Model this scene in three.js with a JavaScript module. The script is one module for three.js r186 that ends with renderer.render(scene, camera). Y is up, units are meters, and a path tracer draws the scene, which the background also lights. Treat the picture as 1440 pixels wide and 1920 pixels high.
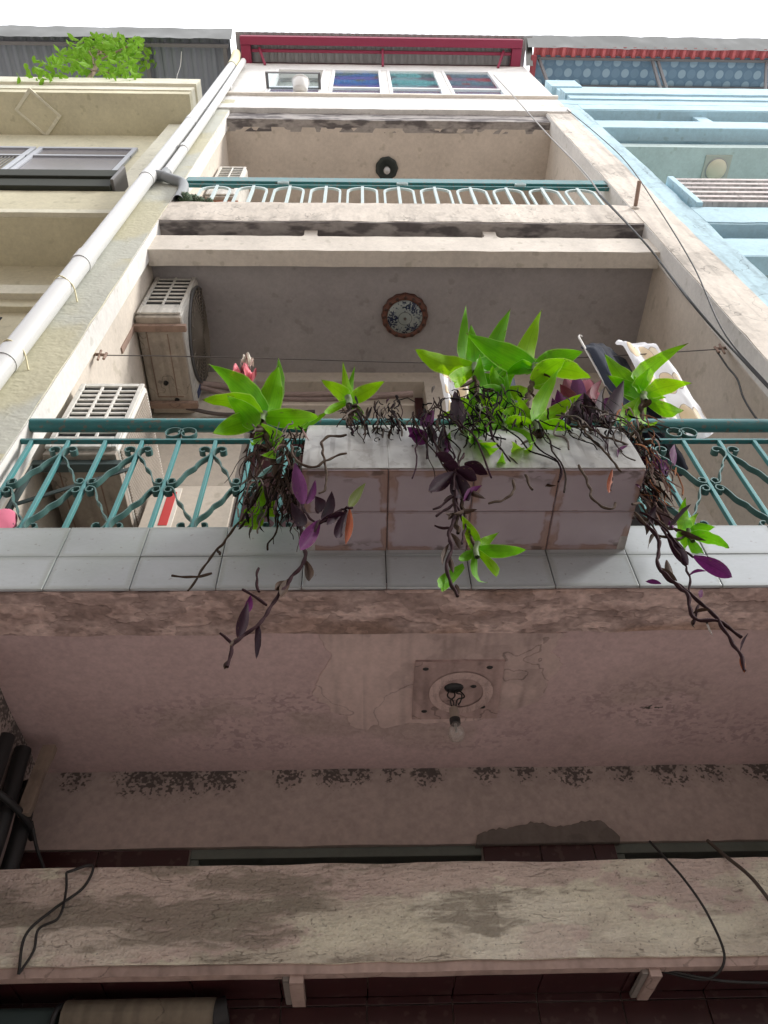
import * as THREE from 'three';
import { RoundedBoxGeometry } from 'three/addons/geometries/RoundedBoxGeometry.js';
import { mergeGeometries, mergeVertices, toCreasedNormals } from 'three/addons/utils/BufferGeometryUtils.js';

// ---------- camera, sky, sun, exposure ----------
const scene = new THREE.Scene();
const camera = new THREE.PerspectiveCamera(67.015, 0.75, 0.05, 400);
camera.position.set(0, 1.6, 1.6);
camera.up.set(0.0027, 0.6162, 0.7876);
camera.lookAt(0.0275, 1.6 + 0.7872, 1.6 - 0.616);
const skyW = 64, skyH = 32, skyData = new Float32Array(skyW * skyH * 4);
for (let j = 0; j < skyH; j++) for (let i = 0; i < skyW; i++) {      // white haze, a little greyer towards the horizon
  const el = ((j + 0.5) / skyH - 0.5) * Math.PI, k = (j * skyW + i) * 4, s = 0.62 + 0.38 * Math.max(0, Math.sin(el));
  skyData[k] = 0.985 * s; skyData[k + 1] = s; skyData[k + 2] = 1.045 * s; skyData[k + 3] = 1;
}
const skyTex = new THREE.DataTexture(skyData, skyW, skyH, THREE.RGBAFormat, THREE.FloatType);
skyTex.mapping = THREE.EquirectangularReflectionMapping; skyTex.magFilter = skyTex.minFilter = THREE.LinearFilter; skyTex.needsUpdate = true;
scene.background = skyTex; scene.environment = skyTex;
const sun = new THREE.DirectionalLight(new THREE.Color(1.0, 0.965, 0.91), 1.5);
sun.position.set(14, 14.5, 5.5); sun.target.position.set(0, 4, 0); sun.castShadow = true; sun.shadow.radius = 20;
sun.shadow.mapSize.set(4096, 4096);
Object.assign(sun.shadow.camera, { left: -12, right: 12, top: 14, bottom: -12, near: 0.5, far: 60 });
scene.add(sun, sun.target);
const renderer = new THREE.WebGLRenderer({ antialias: true });
renderer.setSize(768, 1024); renderer.shadowMap.enabled = true;
renderer.toneMapping = THREE.LinearToneMapping; renderer.toneMappingExposure = 2.45;

// ---------- helpers ----------
let seed = 20457;
const rnd = () => { seed = (seed * 1664525 + 1013904223) >>> 0; return seed / 4294967296; };
const rr = (a, b) => a + (b - a) * rnd();
const V = (x, y, z) => new THREE.Vector3(x, y, z);
function hash(x, y, z) { let h = Math.imul(x | 0, 374761393) ^ Math.imul(y | 0, 668265263) ^ Math.imul(z | 0, 2147483647 - 1442695); h = Math.imul(h ^ (h >>> 13), 1274126177); h ^= h >>> 16; return (h >>> 0) / 4294967296; }
const sm = t => t * t * (3 - 2 * t);
function vn(x, y, z = 0, per = 0) {
  const X = Math.floor(x), Y = Math.floor(y), Z = Math.floor(z), a = sm(x - X), b = sm(y - Y), c = sm(z - Z);
  const w = per ? q => ((q % per) + per) % per : q => q;
  const h = (i, j, k) => hash(w(X + i), w(Y + j), Z + k), l = (p, q, t) => p + (q - p) * t;
  const lo = l(l(h(0, 0, 0), h(1, 0, 0), a), l(h(0, 1, 0), h(1, 1, 0), a), b);
  return c === 0 ? lo : l(lo, l(l(h(0, 0, 1), h(1, 0, 1), a), l(h(0, 1, 1), h(1, 1, 1), a), b), c);
}
function fbm(x, y, o = 4, z = 0, per = 0) { let s = 0, a = 0.5, n = 0; for (let i = 0; i < o; i++) { s += a * vn(x, y, z + i * 7, per); n += a; x *= 2; y *= 2; per *= 2; a *= 0.5; } return s / n; }
const clamp = (v, a = 0, b = 1) => Math.min(b, Math.max(a, v)), step = (a, b, v) => sm(clamp((v - a) / (b - a))), mix = (a, b, t) => a + (b - a) * t;
const mix3 = (a, b, t) => [mix(a[0], b[0], t), mix(a[1], b[1], t), mix(a[2], b[2], t)];
const toS = v => { v = clamp(v); return 255 * (v <= 0.0031308 ? 12.92 * v : 1.055 * Math.pow(v, 1 / 2.4) - 0.055); };
// a texture painted over the rectangle (u0..u1, v0..v1) in metres; fn returns a linear colour and a height
function paint(w, h, [u0, u1, v0, v1], fn, bump = true) {
  const c = new Uint8Array(w * h * 4), b = new Uint8Array(w * h * 4);
  for (let j = 0; j < h; j++) for (let i = 0; i < w; i++) {
    const r = fn(mix(u0, u1, (i + 0.5) / w), mix(v0, v1, (j + 0.5) / h)), k = (j * w + i) * 4;
    c[k] = toS(r[0]); c[k + 1] = toS(r[1]); c[k + 2] = toS(r[2]); c[k + 3] = 255;
    b[k] = b[k + 1] = b[k + 2] = 255 * clamp(r[3] ?? 0.5); b[k + 3] = 255;
  }
  const mk = (d, cs) => { const t = new THREE.DataTexture(d, w, h); t.magFilter = THREE.LinearFilter; t.minFilter = THREE.LinearMipmapLinearFilter; t.generateMipmaps = true; t.wrapS = t.wrapT = THREE.RepeatWrapping; if (cs) t.colorSpace = THREE.SRGBColorSpace; t.needsUpdate = true; return t; };
  return { map: mk(c, true), bumpMap: bump ? mk(b, false) : null, rect: [u0, u1, v0, v1] };
}
function mat(color, rough = 0.9, o = {}) {
  const { tex, bump = 0, ...rest } = o, m = new THREE.MeshPhysicalMaterial({ roughness: rough, ...rest });
  if (Array.isArray(color)) m.color.setRGB(...color); else m.color.set(color);
  if (tex) { m.map = tex.map; if (bump && tex.bumpMap) { m.bumpMap = tex.bumpMap; m.bumpScale = bump; } m.userData.rect = tex.rect; }
  return m;
}
function boxUV(g) {                       // uv in metres on the face each vertex belongs to
  const p = g.attributes.position, n = g.attributes.normal, uv = new Float32Array(p.count * 2);
  for (let i = 0; i < p.count; i++) {
    const ax = Math.abs(n.getX(i)), ay = Math.abs(n.getY(i)), az = Math.abs(n.getZ(i));
    if (ax > ay && ax > az) { uv[2 * i] = p.getZ(i); uv[2 * i + 1] = p.getY(i); }
    else if (ay > az) { uv[2 * i] = p.getX(i); uv[2 * i + 1] = p.getZ(i); }
    else { uv[2 * i] = p.getX(i); uv[2 * i + 1] = p.getY(i); }
  }
  g.setAttribute('uv', new THREE.BufferAttribute(uv, 2)); return g;
}
function fitUV(g, [u0, u1, v0, v1]) { const uv = g.attributes.uv; for (let i = 0; i < uv.count; i++) uv.setXY(i, (uv.getX(i) - u0) / (u1 - u0), (uv.getY(i) - v0) / (v1 - v0)); return g; }
function box(x0, x1, y0, y1, z0, z1, r = 0.004) {
  const w = x1 - x0, h = y1 - y0, d = z1 - z0, q = Math.min(r, w * 0.45, h * 0.45, d * 0.45);
  const g = new RoundedBoxGeometry(w, h, d, 1, q); g.translate((x0 + x1) / 2, (y0 + y1) / 2, (z0 + z1) / 2); return boxUV(g);
}
function pbox(x0, x1, y0, y1, z0, z1, amp = 0.004, st = 0.06) {       // a block of hand-laid plaster: its faces and arrises wander by a few millimetres
  const w = x1 - x0, h = y1 - y0, d = z1 - z0, n = s => Math.max(1, Math.min(64, Math.round(s / st)));
  const g = new THREE.BoxGeometry(w, h, d, n(w), n(h), n(d)); g.translate((x0 + x1) / 2, (y0 + y1) / 2, (z0 + z1) / 2); boxUV(g);
  const p = g.attributes.position;
  for (let i = 0; i < p.count; i++) {
    const x = p.getX(i), y = p.getY(i), z = p.getZ(i), f = 7;
    const e = (k) => (vn(x * f + k, y * f, z * f + k) - 0.5) * 1.3 + (vn(x * 26 + k, y * 26, z * 26) - 0.5) * 0.7;
    p.setXYZ(i, x + amp * e(3.1), y + amp * e(17.7), z + amp * e(41.3));
  }
  g.computeVertexNormals(); return g;
}
function mesh(name, geo, m, parent = scene) {
  if (Array.isArray(geo)) geo = mergeGeometries(geo.map(g => { const q = g.index ? g.toNonIndexed() : g.clone(); for (const k of Object.keys(q.attributes)) if (!['position', 'normal', 'uv'].includes(k)) q.deleteAttribute(k); return q; }));
  if (m.userData.rect) { geo = geo.clone(); fitUV(geo, m.userData.rect); }
  const o = new THREE.Mesh(geo, m); o.name = name; o.castShadow = o.receiveShadow = true; parent.add(o); return o;
}
const taken = {};
function numbered(n) { const k = taken[n] = (taken[n] ?? -1) + 1; return k ? `${n}_${String(k).padStart(3, '0')}` : n; }
function thing(name, label, category, pos = [0, 0, 0], group) {
  const o = new THREE.Group(); o.name = numbered(name); o.position.set(...pos); o.userData = { label, category }; if (group) o.userData.group = group; scene.add(o); return o;
}
function tag(o, label, category, group) { o.name = numbered(o.name); o.userData = { label, category }; if (group) o.userData.group = group; return o; }
function tube(pts, r, seg = 0, rad = 6, closed = false) {
  const c = new THREE.CatmullRomCurve3(pts.map(p => p.isVector3 ? p : V(...p)), closed, 'centripetal');
  return new THREE.TubeGeometry(c, seg || Math.max(2, (pts.length - 1) * 4), r, rad, closed);
}
function cyl(x, y0, y1, z, r0, r1 = r0, n = 20) { const g = new THREE.CylinderGeometry(r1, r0, y1 - y0, n); g.translate(x, (y0 + y1) / 2, z); return g; }
function rod(a, b, r, n = 8) { a = V(...a); b = V(...b); const g = new THREE.CylinderGeometry(r, r, a.distanceTo(b), n); g.applyQuaternion(new THREE.Quaternion().setFromUnitVectors(V(0, 1, 0), b.clone().sub(a).normalize())); g.translate((a.x + b.x) / 2, (a.y + b.y) / 2, (a.z + b.z) / 2); return g; }
function bar(a, b, w, d) { a = V(...a); b = V(...b); const g = new RoundedBoxGeometry(w, a.distanceTo(b), d, 1, Math.min(w, d) * 0.18); g.applyQuaternion(new THREE.Quaternion().setFromUnitVectors(V(0, 1, 0), b.clone().sub(a).normalize())); g.translate((a.x + b.x) / 2, (a.y + b.y) / 2, (a.z + b.z) / 2); return g; }
function ribbon(pts, t, z0, z1) {          // a flat bar bent along a line in the xy plane
  const pos = [], idx = [], n = pts.length;
  for (let i = 0; i < n; i++) {
    const a = pts[Math.max(0, i - 1)], b = pts[Math.min(n - 1, i + 1)], dx = b[0] - a[0], dy = b[1] - a[1], l = Math.hypot(dx, dy) || 1, nx = -dy / l * t / 2, ny = dx / l * t / 2, [x, y] = pts[i];
    pos.push(x + nx, y + ny, z0, x + nx, y + ny, z1, x - nx, y - ny, z1, x - nx, y - ny, z0);
  }
  for (let i = 0; i < n - 1; i++) for (let k = 0; k < 4; k++) { const a = i * 4 + k, b = i * 4 + (k + 1) % 4; idx.push(a, a + 4, b, b, a + 4, b + 4); }
  idx.push(0, 1, 2, 0, 2, 3); const e = (n - 1) * 4; idx.push(e, e + 2, e + 1, e, e + 3, e + 2);
  const g = new THREE.BufferGeometry(); g.setAttribute('position', new THREE.Float32BufferAttribute(pos, 3)); g.setIndex(idx);
  g.setAttribute('uv', new THREE.Float32BufferAttribute(new Float32Array(n * 8), 2));
  const c = toCreasedNormals(g, 0.7); return c;
}
// ---------- surfaces ----------
const tPlaster = paint(768, 768, [0, 2, 0, 2], (u, v) => {
  const a = fbm(u * 4, v * 4, 5, 1, 8), b = fbm(u * 40, v * 40, 3, 9, 80), s = step(0.72, 0.8, fbm(u * 14, v * 14, 3, 22, 28)), d = fbm(u * 110, v * 110, 2, 14, 220), c = 0.84 + 0.26 * (a - 0.5) + 0.13 * (b - 0.5) + 0.1 * (d - 0.5) - 0.12 * s;
  return [c * 1.01, c, c * (0.985 - 0.03 * s), 0.3 + 0.25 * a + 0.25 * b + 0.2 * d];
});
const tRough = paint(768, 768, [0, 2, 0, 2], (u, v) => {     // weathered render with grey runs and flaked patches
  const a = fbm(u * 3, v * 3, 5, 3, 6), b = fbm(u * 48, v * 24, 3, 5, 48), r = fbm(u * 22, v * 1.5, 3, 8, 3), f = step(0.6, 0.64, fbm(u * 7, v * 7, 4, 31, 14));
  const d = fbm(u * 120, v * 120, 2, 18, 240), ck = Math.abs(fbm(u * 3, v * 3, 5, 66, 6) - 0.5) < 0.0035 ? 0.3 : 0, c = 0.82 + 0.3 * (a - 0.5) + 0.2 * (b - 0.5) + 0.12 * (d - 0.5) - 0.16 * step(0.55, 0.8, r) - 0.1 * f - ck;
  return [c * 1.01, c * 0.995, c * 0.97, 0.3 + 0.3 * a + 0.35 * b - 0.2 * f];
});
const tYellow = paint(768, 768, [0, 2, 0, 2], (u, v) => {     // cream paint gone yellow in patches, trowel marks
  const a = fbm(u * 2.5, v * 1.5, 5, 3, 5), y = step(0.45, 0.62, a), w = fbm(u * 7, v * 7, 3, 19, 14), rp = fbm(u * 18 + 2 * w, v * 44 + 5 * w, 4, 5, 0), g = fbm(u * 60, v * 60, 2, 8, 120), c = 0.8 + 0.04 * (rp - 0.5) + 0.14 * (fbm(u * 6, v * 6, 5, 12, 12) - 0.5) + 0.05 * (g - 0.5);
  return [c * mix(0.95, 1.0, y), c * mix(0.97, 0.96, y), c * mix(0.93, 0.76, y), 0.2 + 0.4 * rp + 0.3 * g];
});
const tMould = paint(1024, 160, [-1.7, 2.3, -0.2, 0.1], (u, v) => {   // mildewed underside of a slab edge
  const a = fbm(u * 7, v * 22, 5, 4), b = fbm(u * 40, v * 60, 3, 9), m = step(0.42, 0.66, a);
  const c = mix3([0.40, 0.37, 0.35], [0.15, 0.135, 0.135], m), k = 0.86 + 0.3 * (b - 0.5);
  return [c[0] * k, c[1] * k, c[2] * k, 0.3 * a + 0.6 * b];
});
const tCeil = paint(2048, 512, [-1.7, 2.3, -1, -0.1], (u, v) => {
  const n = fbm(u * 5, v * 5, 5, 2), g = fbm(u * 60, v * 60, 2, 3), e = 0.10 * (fbm(u * 6, v * 6, 4, 11) - 0.5);
  let c = mix3([0.51, 0.378, 0.37], [0.60, 0.45, 0.44], n);
  const band = Math.exp(-(((v + 0.66) / 0.17) ** 2)) * (0.75 + 0.5 * fbm(u * 3, v * 3, 3, 15)) * step(-1.1, -0.5, u) + 0.6 * Math.exp(-(((v + 0.5) / 0.2) ** 2)) * step(0.75, 0.95, u) * fbm(u * 2, v * 3, 2, 6);
  const dots = step(0.56, 0.6, fbm(u * 62 + 3 * n, v * 80, 2, 40)) * step(0.3, 0.55, band + 0.25 * (fbm(u * 8, v * 8, 3, 44) - 0.5));
  c = mix3(c, [0.39, 0.285, 0.285], dots * 0.75 * step(0.35, 0.6, fbm(u * 2.2, v * 4, 3, 61)));
  const blot = step(0.52, 0.66, fbm(u * 3.2, v * 4.5, 4, 55)) * band; c = mix3(c, [0.40, 0.32, 0.28], blot * 0.55);
  const mo = step(0.67, 0.74, fbm(u * 42, v * 42, 3, 70)) * Math.exp(-(((u - 1.02) / 0.06) ** 2 + ((v + 0.62) / 0.06) ** 2)); c = mix3(c, [0.08, 0.07, 0.06], clamp(mo * 1.4));
  const k = 0.96 + 0.22 * (g - 0.5) + 0.14 * (fbm(u * 150, v * 150, 2, 93) - 0.5); return [c[0] * k, c[1] * k, c[2] * k, 0.4 + 0.2 * n + 0.2 * g - 0.25 * dots];
});
const tBeam = paint(2048, 128, [-1.7, 2.3, -0.21, 0.01], (u, v) => {   // crumbling edge of the balcony, brown stains
  const n = fbm(u * 9, v * 18, 6, 2), q = fbm(u * 60, v * 80, 4, 6), st = step(0.5, 0.7, fbm(u * 3.3, v * 10, 5, 19));
  let c = mix3([0.66, 0.50, 0.455], [0.46, 0.335, 0.30], step(0.3, 0.7, n)); c = mix3(c, [0.34, 0.20, 0.13], st * 0.5 * step(-0.5, 0.3, u) + 0.1 * st);
  const dk = step(0.54, 0.72, fbm(u * 5, v * 18, 5, 88)) * step(-0.06, 0, v + 0.04 * (q - 0.5)) * (u < -0.45 || (u > 0.75 && u < 1.4) ? 1 : 0.15); c = mix3(c, [0.07, 0.06, 0.055], dk * 0.85);
  const fl = step(0.5, 0.52, fbm(u * 11, v * 24, 6, 61)), k = (0.9 + 0.75 * (q - 0.5)) * (1 - 0.26 * fl); return [c[0] * k, c[1] * k, c[2] * k, 0.1 + 0.35 * n + 0.4 * q - 0.2 * fl];
});
const mouldSpots = [[-1.06, 0.05], [-0.8, 0.1], [-0.66, 0.1], [-0.52, 0.08], [-0.28, 0.05], [-0.12, 0.06], [-0.03, 0.05], [0.11, 0.035], [0.24, 0.05], [0.45, 0.045], [0.6, 0.05], [0.78, 0.07], [0.97, 0.05], [1.15, 0.07], [1.31, 0.06], [1.5, 0.06]];
const tWall = paint(2048, 256, [-1.7, 2.3, 2.9, 3.3], (u, v) => {
  const n = fbm(u * 4, v * 4, 5, 2), g = fbm(u * 50, v * 50, 2, 4); let c = mix3([0.40, 0.335, 0.305], [0.52, 0.43, 0.395], n), m = 0;
  for (const [x, w] of mouldSpots) { const d = 3.285 - v, a = (u - x) / w; if (Math.abs(a) < 2.2) m = Math.max(m, Math.exp(-a * a) * Math.exp(-((d / (0.03 + 0.55 * w)) ** 2))); }
  m *= 0.45 + 1.1 * fbm(u * 16, v * 22, 3, 77);
  const sp = step(0.575, 0.64, fbm(u * 110, v * 110, 4, 31) * 0.85 + m * 0.27) * step(0.05, 0.3, m); c = mix3(c, [0.035, 0.03, 0.028], sp * 0.8);
  c = mix3(c, [0.10, 0.085, 0.08], clamp(m * 1.1 * (fbm(u * 34, v * 34, 4, 8) - 0.22)));
  const k = 0.95 + 0.26 * (g - 0.5) + 0.12 * (fbm(u * 150, v * 150, 2, 93) - 0.5); return [c[0] * k, c[1] * k, c[2] * k, 0.3 + 0.4 * n + 0.2 * g];
});
const tFascia = paint(2048, 256, [-1.7, 2.3, 2.5, 2.84], (u, v) => {   // raw concrete edge, remains of pink paint, board marks and grime
  const w = 0.05 * (fbm(u * 5, v * 9, 3, 2) - 0.5), n = fbm(u * 3.2, v * 8, 6, 2), f = fbm(u * 28, (v + w) * 120, 5, 6), g = fbm(u * 170, v * 210, 2, 16), h = (v - 2.515) / 0.31;
  let c = mix3([0.74, 0.70, 0.56], [0.58, 0.52, 0.43], step(0.3, 0.7, n));
  const pm = fbm(u * 3.6, v * 10, 6, 14) + 0.2 * (h - 0.4) + 0.16 * (fbm(u * 42, v * 60, 4, 21) - 0.5) + (u < 0 ? 0.05 : -0.03), pink = step(0.5, 0.6, pm); c = mix3(c, [0.58, 0.45, 0.41], pink * 0.75);
  const wm = fbm(u * 2.4, v * 5, 6, 27) + (u > 0.15 ? 0.06 : -0.04) - 0.14 * Math.abs(h - 0.3); c = mix3(c, [0.84, 0.80, 0.67], step(0.47, 0.62, wm) * 0.75 * (1 - 0.5 * pink));
  const dm = fbm(u * 2.6, v * 13, 6, 50) + 0.35 * (f - 0.5) - (u > 0.4 ? 0.05 : 0); c = mix3(c, [0.24, 0.21, 0.165], step(0.52, 0.72, dm) * 0.8);
  const sp = step(0.74, 0.8, fbm(u * 110, v * 140, 3, 81)); c = mix3(c, [0.1, 0.08, 0.065], sp * 0.5);
  const ln = step(0.012, 0.002, Math.abs(fbm(u * 5, (v + w) * 26, 4, 90) - 0.5)) * step(0.5, 0.62, fbm(u * 7, v * 20, 3, 45)); c = mix3(c, [0.13, 0.11, 0.085], ln * 0.55);
  const k = 0.97 + 0.34 * (f - 0.5) + 0.16 * (g - 0.5); return [c[0] * k, c[1] * k, c[2] * k, 0.1 + 0.6 * f + 0.3 * g - 0.2 * ln];
});
const tTiles = [0, 1, 2].map(q => paint(256, 160, [0, 0.254, 0, 0.146], (u, v) => {     // glazed tile, brush of grime and scratches
  const a = fbm(u * 12, v * 12, 5, 3 + q * 9), b = fbm(u * 90, v * 260, 2, 6 + q), e = Math.min(u, v, 0.254 - u, 0.146 - v), g = step(0.02, 0, e + 0.018 * (a - 0.55));
  const c = mix3([0.47, 0.505, 0.535], [0.41, 0.44, 0.46], a), k = 0.96 + 0.07 * (b - 0.5) - 0.22 * g * (0.5 + a), s = step(0.79, 0.83, fbm(u * 70, v * 70, 3, 60 + q)) * 0.4;
  const d = mix3([c[0] * k, c[1] * k, c[2] * k * (1 - 0.06 * g)], [0.22, 0.19, 0.16], s); return [...d, 0.5 + 0.1 * a];
}));
const tStain = [0, 1, 2, 3].map(q => paint(256, 160, [0, 0.254, 0, 0.155], (u, v) => {  // planter tiles: rust-brown seepage along the joints
  const a = fbm(u * 14, v * 14, 5, 70 + q * 5), b = fbm(u * 45, v * 45, 4, 20 + q), e = Math.min(u, 0.254 - u, 0.155 - v) + 0.03 * (a - 0.5) + 0.012 * (b - 0.5), e2 = Math.min(u, 0.254 - u, v, 0.155 - v) + 0.006 * (b - 0.5);
  let c = mix3([0.40, 0.345, 0.375], [0.33, 0.28, 0.31], a);
  const s = step(0.032, 0.012, e) * step(0.36, 0.52, fbm(u * 10, v * 10, 4, 90 + q)), rim = step(0.006, 0, Math.abs(e - 0.022)) * s, s2 = step(0.007, 0.001, e2);
  c = mix3(c, [0.27, 0.165, 0.125], s * 0.8); c = mix3(c, [0.17, 0.08, 0.05], clamp(rim * 0.8 + s2 * 0.85)); const k2 = step(0.58, 0.7, fbm(u * 18, v * 34, 5, 33 + q)) * step(0.06, 0.01, 0.155 - v); c = mix3(c, [0.08, 0.055, 0.045], k2 * 0.7);
  return [...c, 0.5 + 0.2 * a - 0.2 * s];
}));
const tRed = paint(256, 256, [0, 0.5, 0, 0.5], (u, v) => { const a = fbm(u * 10, v * 10, 5, 5, 5), d = step(0.66, 0.72, fbm(u * 40, v * 40, 3, 8, 20)); const c = mix3([0.05, 0.014, 0.015], [0.036, 0.012, 0.013], a); return [...mix3(c, [0.2, 0.15, 0.13], d * 0.15), a]; });
const tTeal = paint(512, 64, [0, 1, 0, 0.12], (u, v) => { const a = fbm(u * 18, v * 30, 4, 3, 18), s = step(0.66, 0.72, fbm(u * 60, v * 60, 3, 7, 60)); const c = mix3([0.035, 0.20, 0.205], [0.02, 0.135, 0.145], a); return [...mix3(c, [0.16, 0.12, 0.09], s * 0.7), 0.4 + 0.3 * a - 0.3 * s]; });

const M = {
  cream: mat([0.80, 0.745, 0.67], 0.92, { tex: tPlaster, bump: 0.002 }),
  creamRough: mat([0.76, 0.70, 0.63], 0.93, { tex: tRough, bump: 0.004 }),
  white: mat([0.80, 0.79, 0.765], 0.9, { tex: tPlaster, bump: 0.002 }),
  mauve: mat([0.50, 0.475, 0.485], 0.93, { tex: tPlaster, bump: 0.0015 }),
  beige: mat([0.68, 0.61, 0.54], 0.93, { tex: tPlaster, bump: 0.0015 }),
  backwall: mat([0.72, 0.655, 0.575], 0.92, { tex: tPlaster, bump: 0.0015 }),
  yellow: mat([0.66, 0.655, 0.60], 0.88, { tex: tYellow, bump: 0.006 }),
  ochre: mat([0.68, 0.64, 0.47], 0.9, { tex: tPlaster, bump: 0.0015 }),
  ochreLight: mat([0.76, 0.735, 0.6], 0.9, { tex: tPlaster, bump: 0.0015 }),
  blue: mat([0.50, 0.70, 0.80], 0.88, { tex: tRough, bump: 0.003 }),
  blueLight: mat([0.50, 0.71, 0.815], 0.85, { tex: tPlaster, bump: 0.0015 }),
  aqua: mat([0.52, 0.64, 0.63], 0.9, { tex: tPlaster, bump: 0.0015 }),
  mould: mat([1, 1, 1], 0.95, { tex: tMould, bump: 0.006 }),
  ceil: mat([1, 1, 1], 0.95, { tex: tCeil, bump: 0.003 }),
  beam: mat([1, 1, 1], 0.95, { tex: tBeam, bump: 0.016 }),
  wall: mat([1, 1, 1], 0.95, { tex: tWall, bump: 0.003 }),
  fascia: mat([1, 1, 1], 0.95, { tex: tFascia, bump: 0.014 }),
  pinkStrip: mat([0.50, 0.375, 0.335], 0.92, { tex: tRough, bump: 0.003 }),
  mortar: mat([0.30, 0.27, 0.25], 0.97, { tex: tRough, bump: 0.004 }),
  grout: mat([0.075, 0.06, 0.052], 0.97),
  red: mat([1, 1, 1], 0.28, { tex: tRed }),
  greyGreen: mat([0.16, 0.185, 0.165], 0.85, { tex: tPlaster, bump: 0.001 }),
  dark: mat([0.02, 0.018, 0.018], 0.7),
  teal: mat([1, 1, 1], 0.42, { tex: tTeal, bump: 0.0006 }),
  tealLight: mat([0.065, 0.255, 0.265], 0.45),
  railPale: mat([0.50, 0.60, 0.60], 0.5),
  maroonWood: mat([0.055, 0.014, 0.018], 0.5),
  maroon: mat([0.25, 0.018, 0.055], 0.5),
  metal: mat([0.21, 0.21, 0.20], 0.3, { metalness: 0.9 }),
  pvc: mat([0.56, 0.565, 0.56], 0.36),
  pvcYellow: mat([0.72, 0.66, 0.42], 0.45),
  pvcGrey: mat([0.25, 0.265, 0.275], 0.5),
  sheetGrey: mat([0.16, 0.175, 0.20], 0.55, { metalness: 0.25 }),
  sheetPale: mat([0.34, 0.34, 0.335], 0.5, { metalness: 0.25 }),
  frameWhite: mat([0.78, 0.775, 0.76], 0.4),
  frameGrey: mat([0.12, 0.115, 0.115], 0.5),
  glass: mat([0.9, 0.95, 0.97], 0.04, { transmission: 1, thickness: 0, ior: 1.5 }),
  black: mat([0.012, 0.012, 0.013], 0.55),
  wire: mat([0.018, 0.017, 0.017], 0.6),
};
M.tiles = tTiles.map(t => mat([1, 1, 1], 0.22, { tex: t, clearcoat: 0.4, clearcoatRoughness: 0.15 })); M.tiles.forEach(m => delete m.userData.rect);
M.dirtyShadedTiles = [0, 1, 2].map(q => { const t = paint(256, 256, [0, 0.254, 0, 0.36], (u, v) => { const a = fbm(u * 9, v * 9, 5, 13 + q * 7), r = fbm(u * 60, v * 7, 4, 40 + q), sp = step(0.62, 0.72, fbm(u * 40, v * 40, 4, 71 + q)); let c = mix3([0.40, 0.40, 0.385], [0.27, 0.265, 0.25], step(0.3, 0.7, a)); c = mix3(c, [0.15, 0.135, 0.12], step(0.5, 0.75, r) * 0.5 + sp * 0.35); return [...c, 0.4 + 0.3 * a - 0.2 * sp]; }); const m = mat([1, 1, 1], 0.5, { tex: t, bump: 0.001 }); delete m.userData.rect; return m; });  // planter front: dirt, plus the shade of the plants put into a darker base
M.stain = tStain.map(t => mat([1, 1, 1], 0.35, { tex: t })); M.stain.forEach(m => delete m.userData.rect);

// ---------- ground and the far side of the alley ----------
const ground = mesh('alley_pavement', (() => { const g = new THREE.PlaneGeometry(160, 160, 40, 40); g.rotateX(-Math.PI / 2); return g; })(), mat([0.43, 0.39, 0.38], 0.95, { tex: tPlaster })); ground.userData.kind = 'structure';
{
  const h = thing('unseen_opposite_house', 'unseen tall plain house added across the alley to dim the left side', 'house', [0, 0, 0]);  // out of view, added to cut the sky light on the left tiles
  const w = mat([0.60, 0.53, 0.50], 0.92, { tex: tPlaster, bump: 0.002 });
  mesh('wall', pbox(-12, 0.9, 0, 9.5, 4.1, 8, 0.004, 0.6), w, h); mesh('parapet', box(-12.05, 0.95, 9.5, 9.7, 4.04, 8.05), M.cream, h);
  const h2 = thing('unseen_opposite_house', 'low plain house beside the taller one across the alley', 'house');
  mesh('wall', pbox(0.95, 12, 0, 4.4, 4.2, 8, 0.004, 0.6), w, h2); mesh('parapet', box(0.96, 12.05, 4.4, 4.55, 4.15, 8.05), M.cream, h2);
}

// ---------- the tube house ----------
const house = thing('tube_house', 'narrow cream plastered townhouse with stacked open balconies between two pillars', 'house');
const XL = -1.31, XR = 1.85, XLO = -1.62, XRO = 2.1;
mesh('pillar', pbox(XLO, XL, 3.6, 10.6, -0.14, 0, 0.006), M.yellow, house).userData.label = 'yellowed cream pillar behind the drain pipes';
mesh('pillar', pbox(XR, XRO, 3.6, 10.6, -0.14, 0, 0.005), M.creamRough, house);
mesh('pillar_cheek', pbox(XL, XL + 0.006, 3.57, 10.1, -0.13, -0.004, 0.002), M.white, house);
mesh('pillar_cheek', pbox(XR - 0.006, XR, 3.57, 10.1, -0.13, -0.004, 0.002), M.white, house);
mesh('side_wall', pbox(XLO, XL - 0.015, 3.5, 10.2, -0.96, -0.14, 0.003, 0.15), M.backwall, house);
mesh('side_wall', pbox(XR + 0.015, XRO, 3.5, 10.2, -0.96, -0.14, 0.003, 0.15), M.backwall, house);
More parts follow.
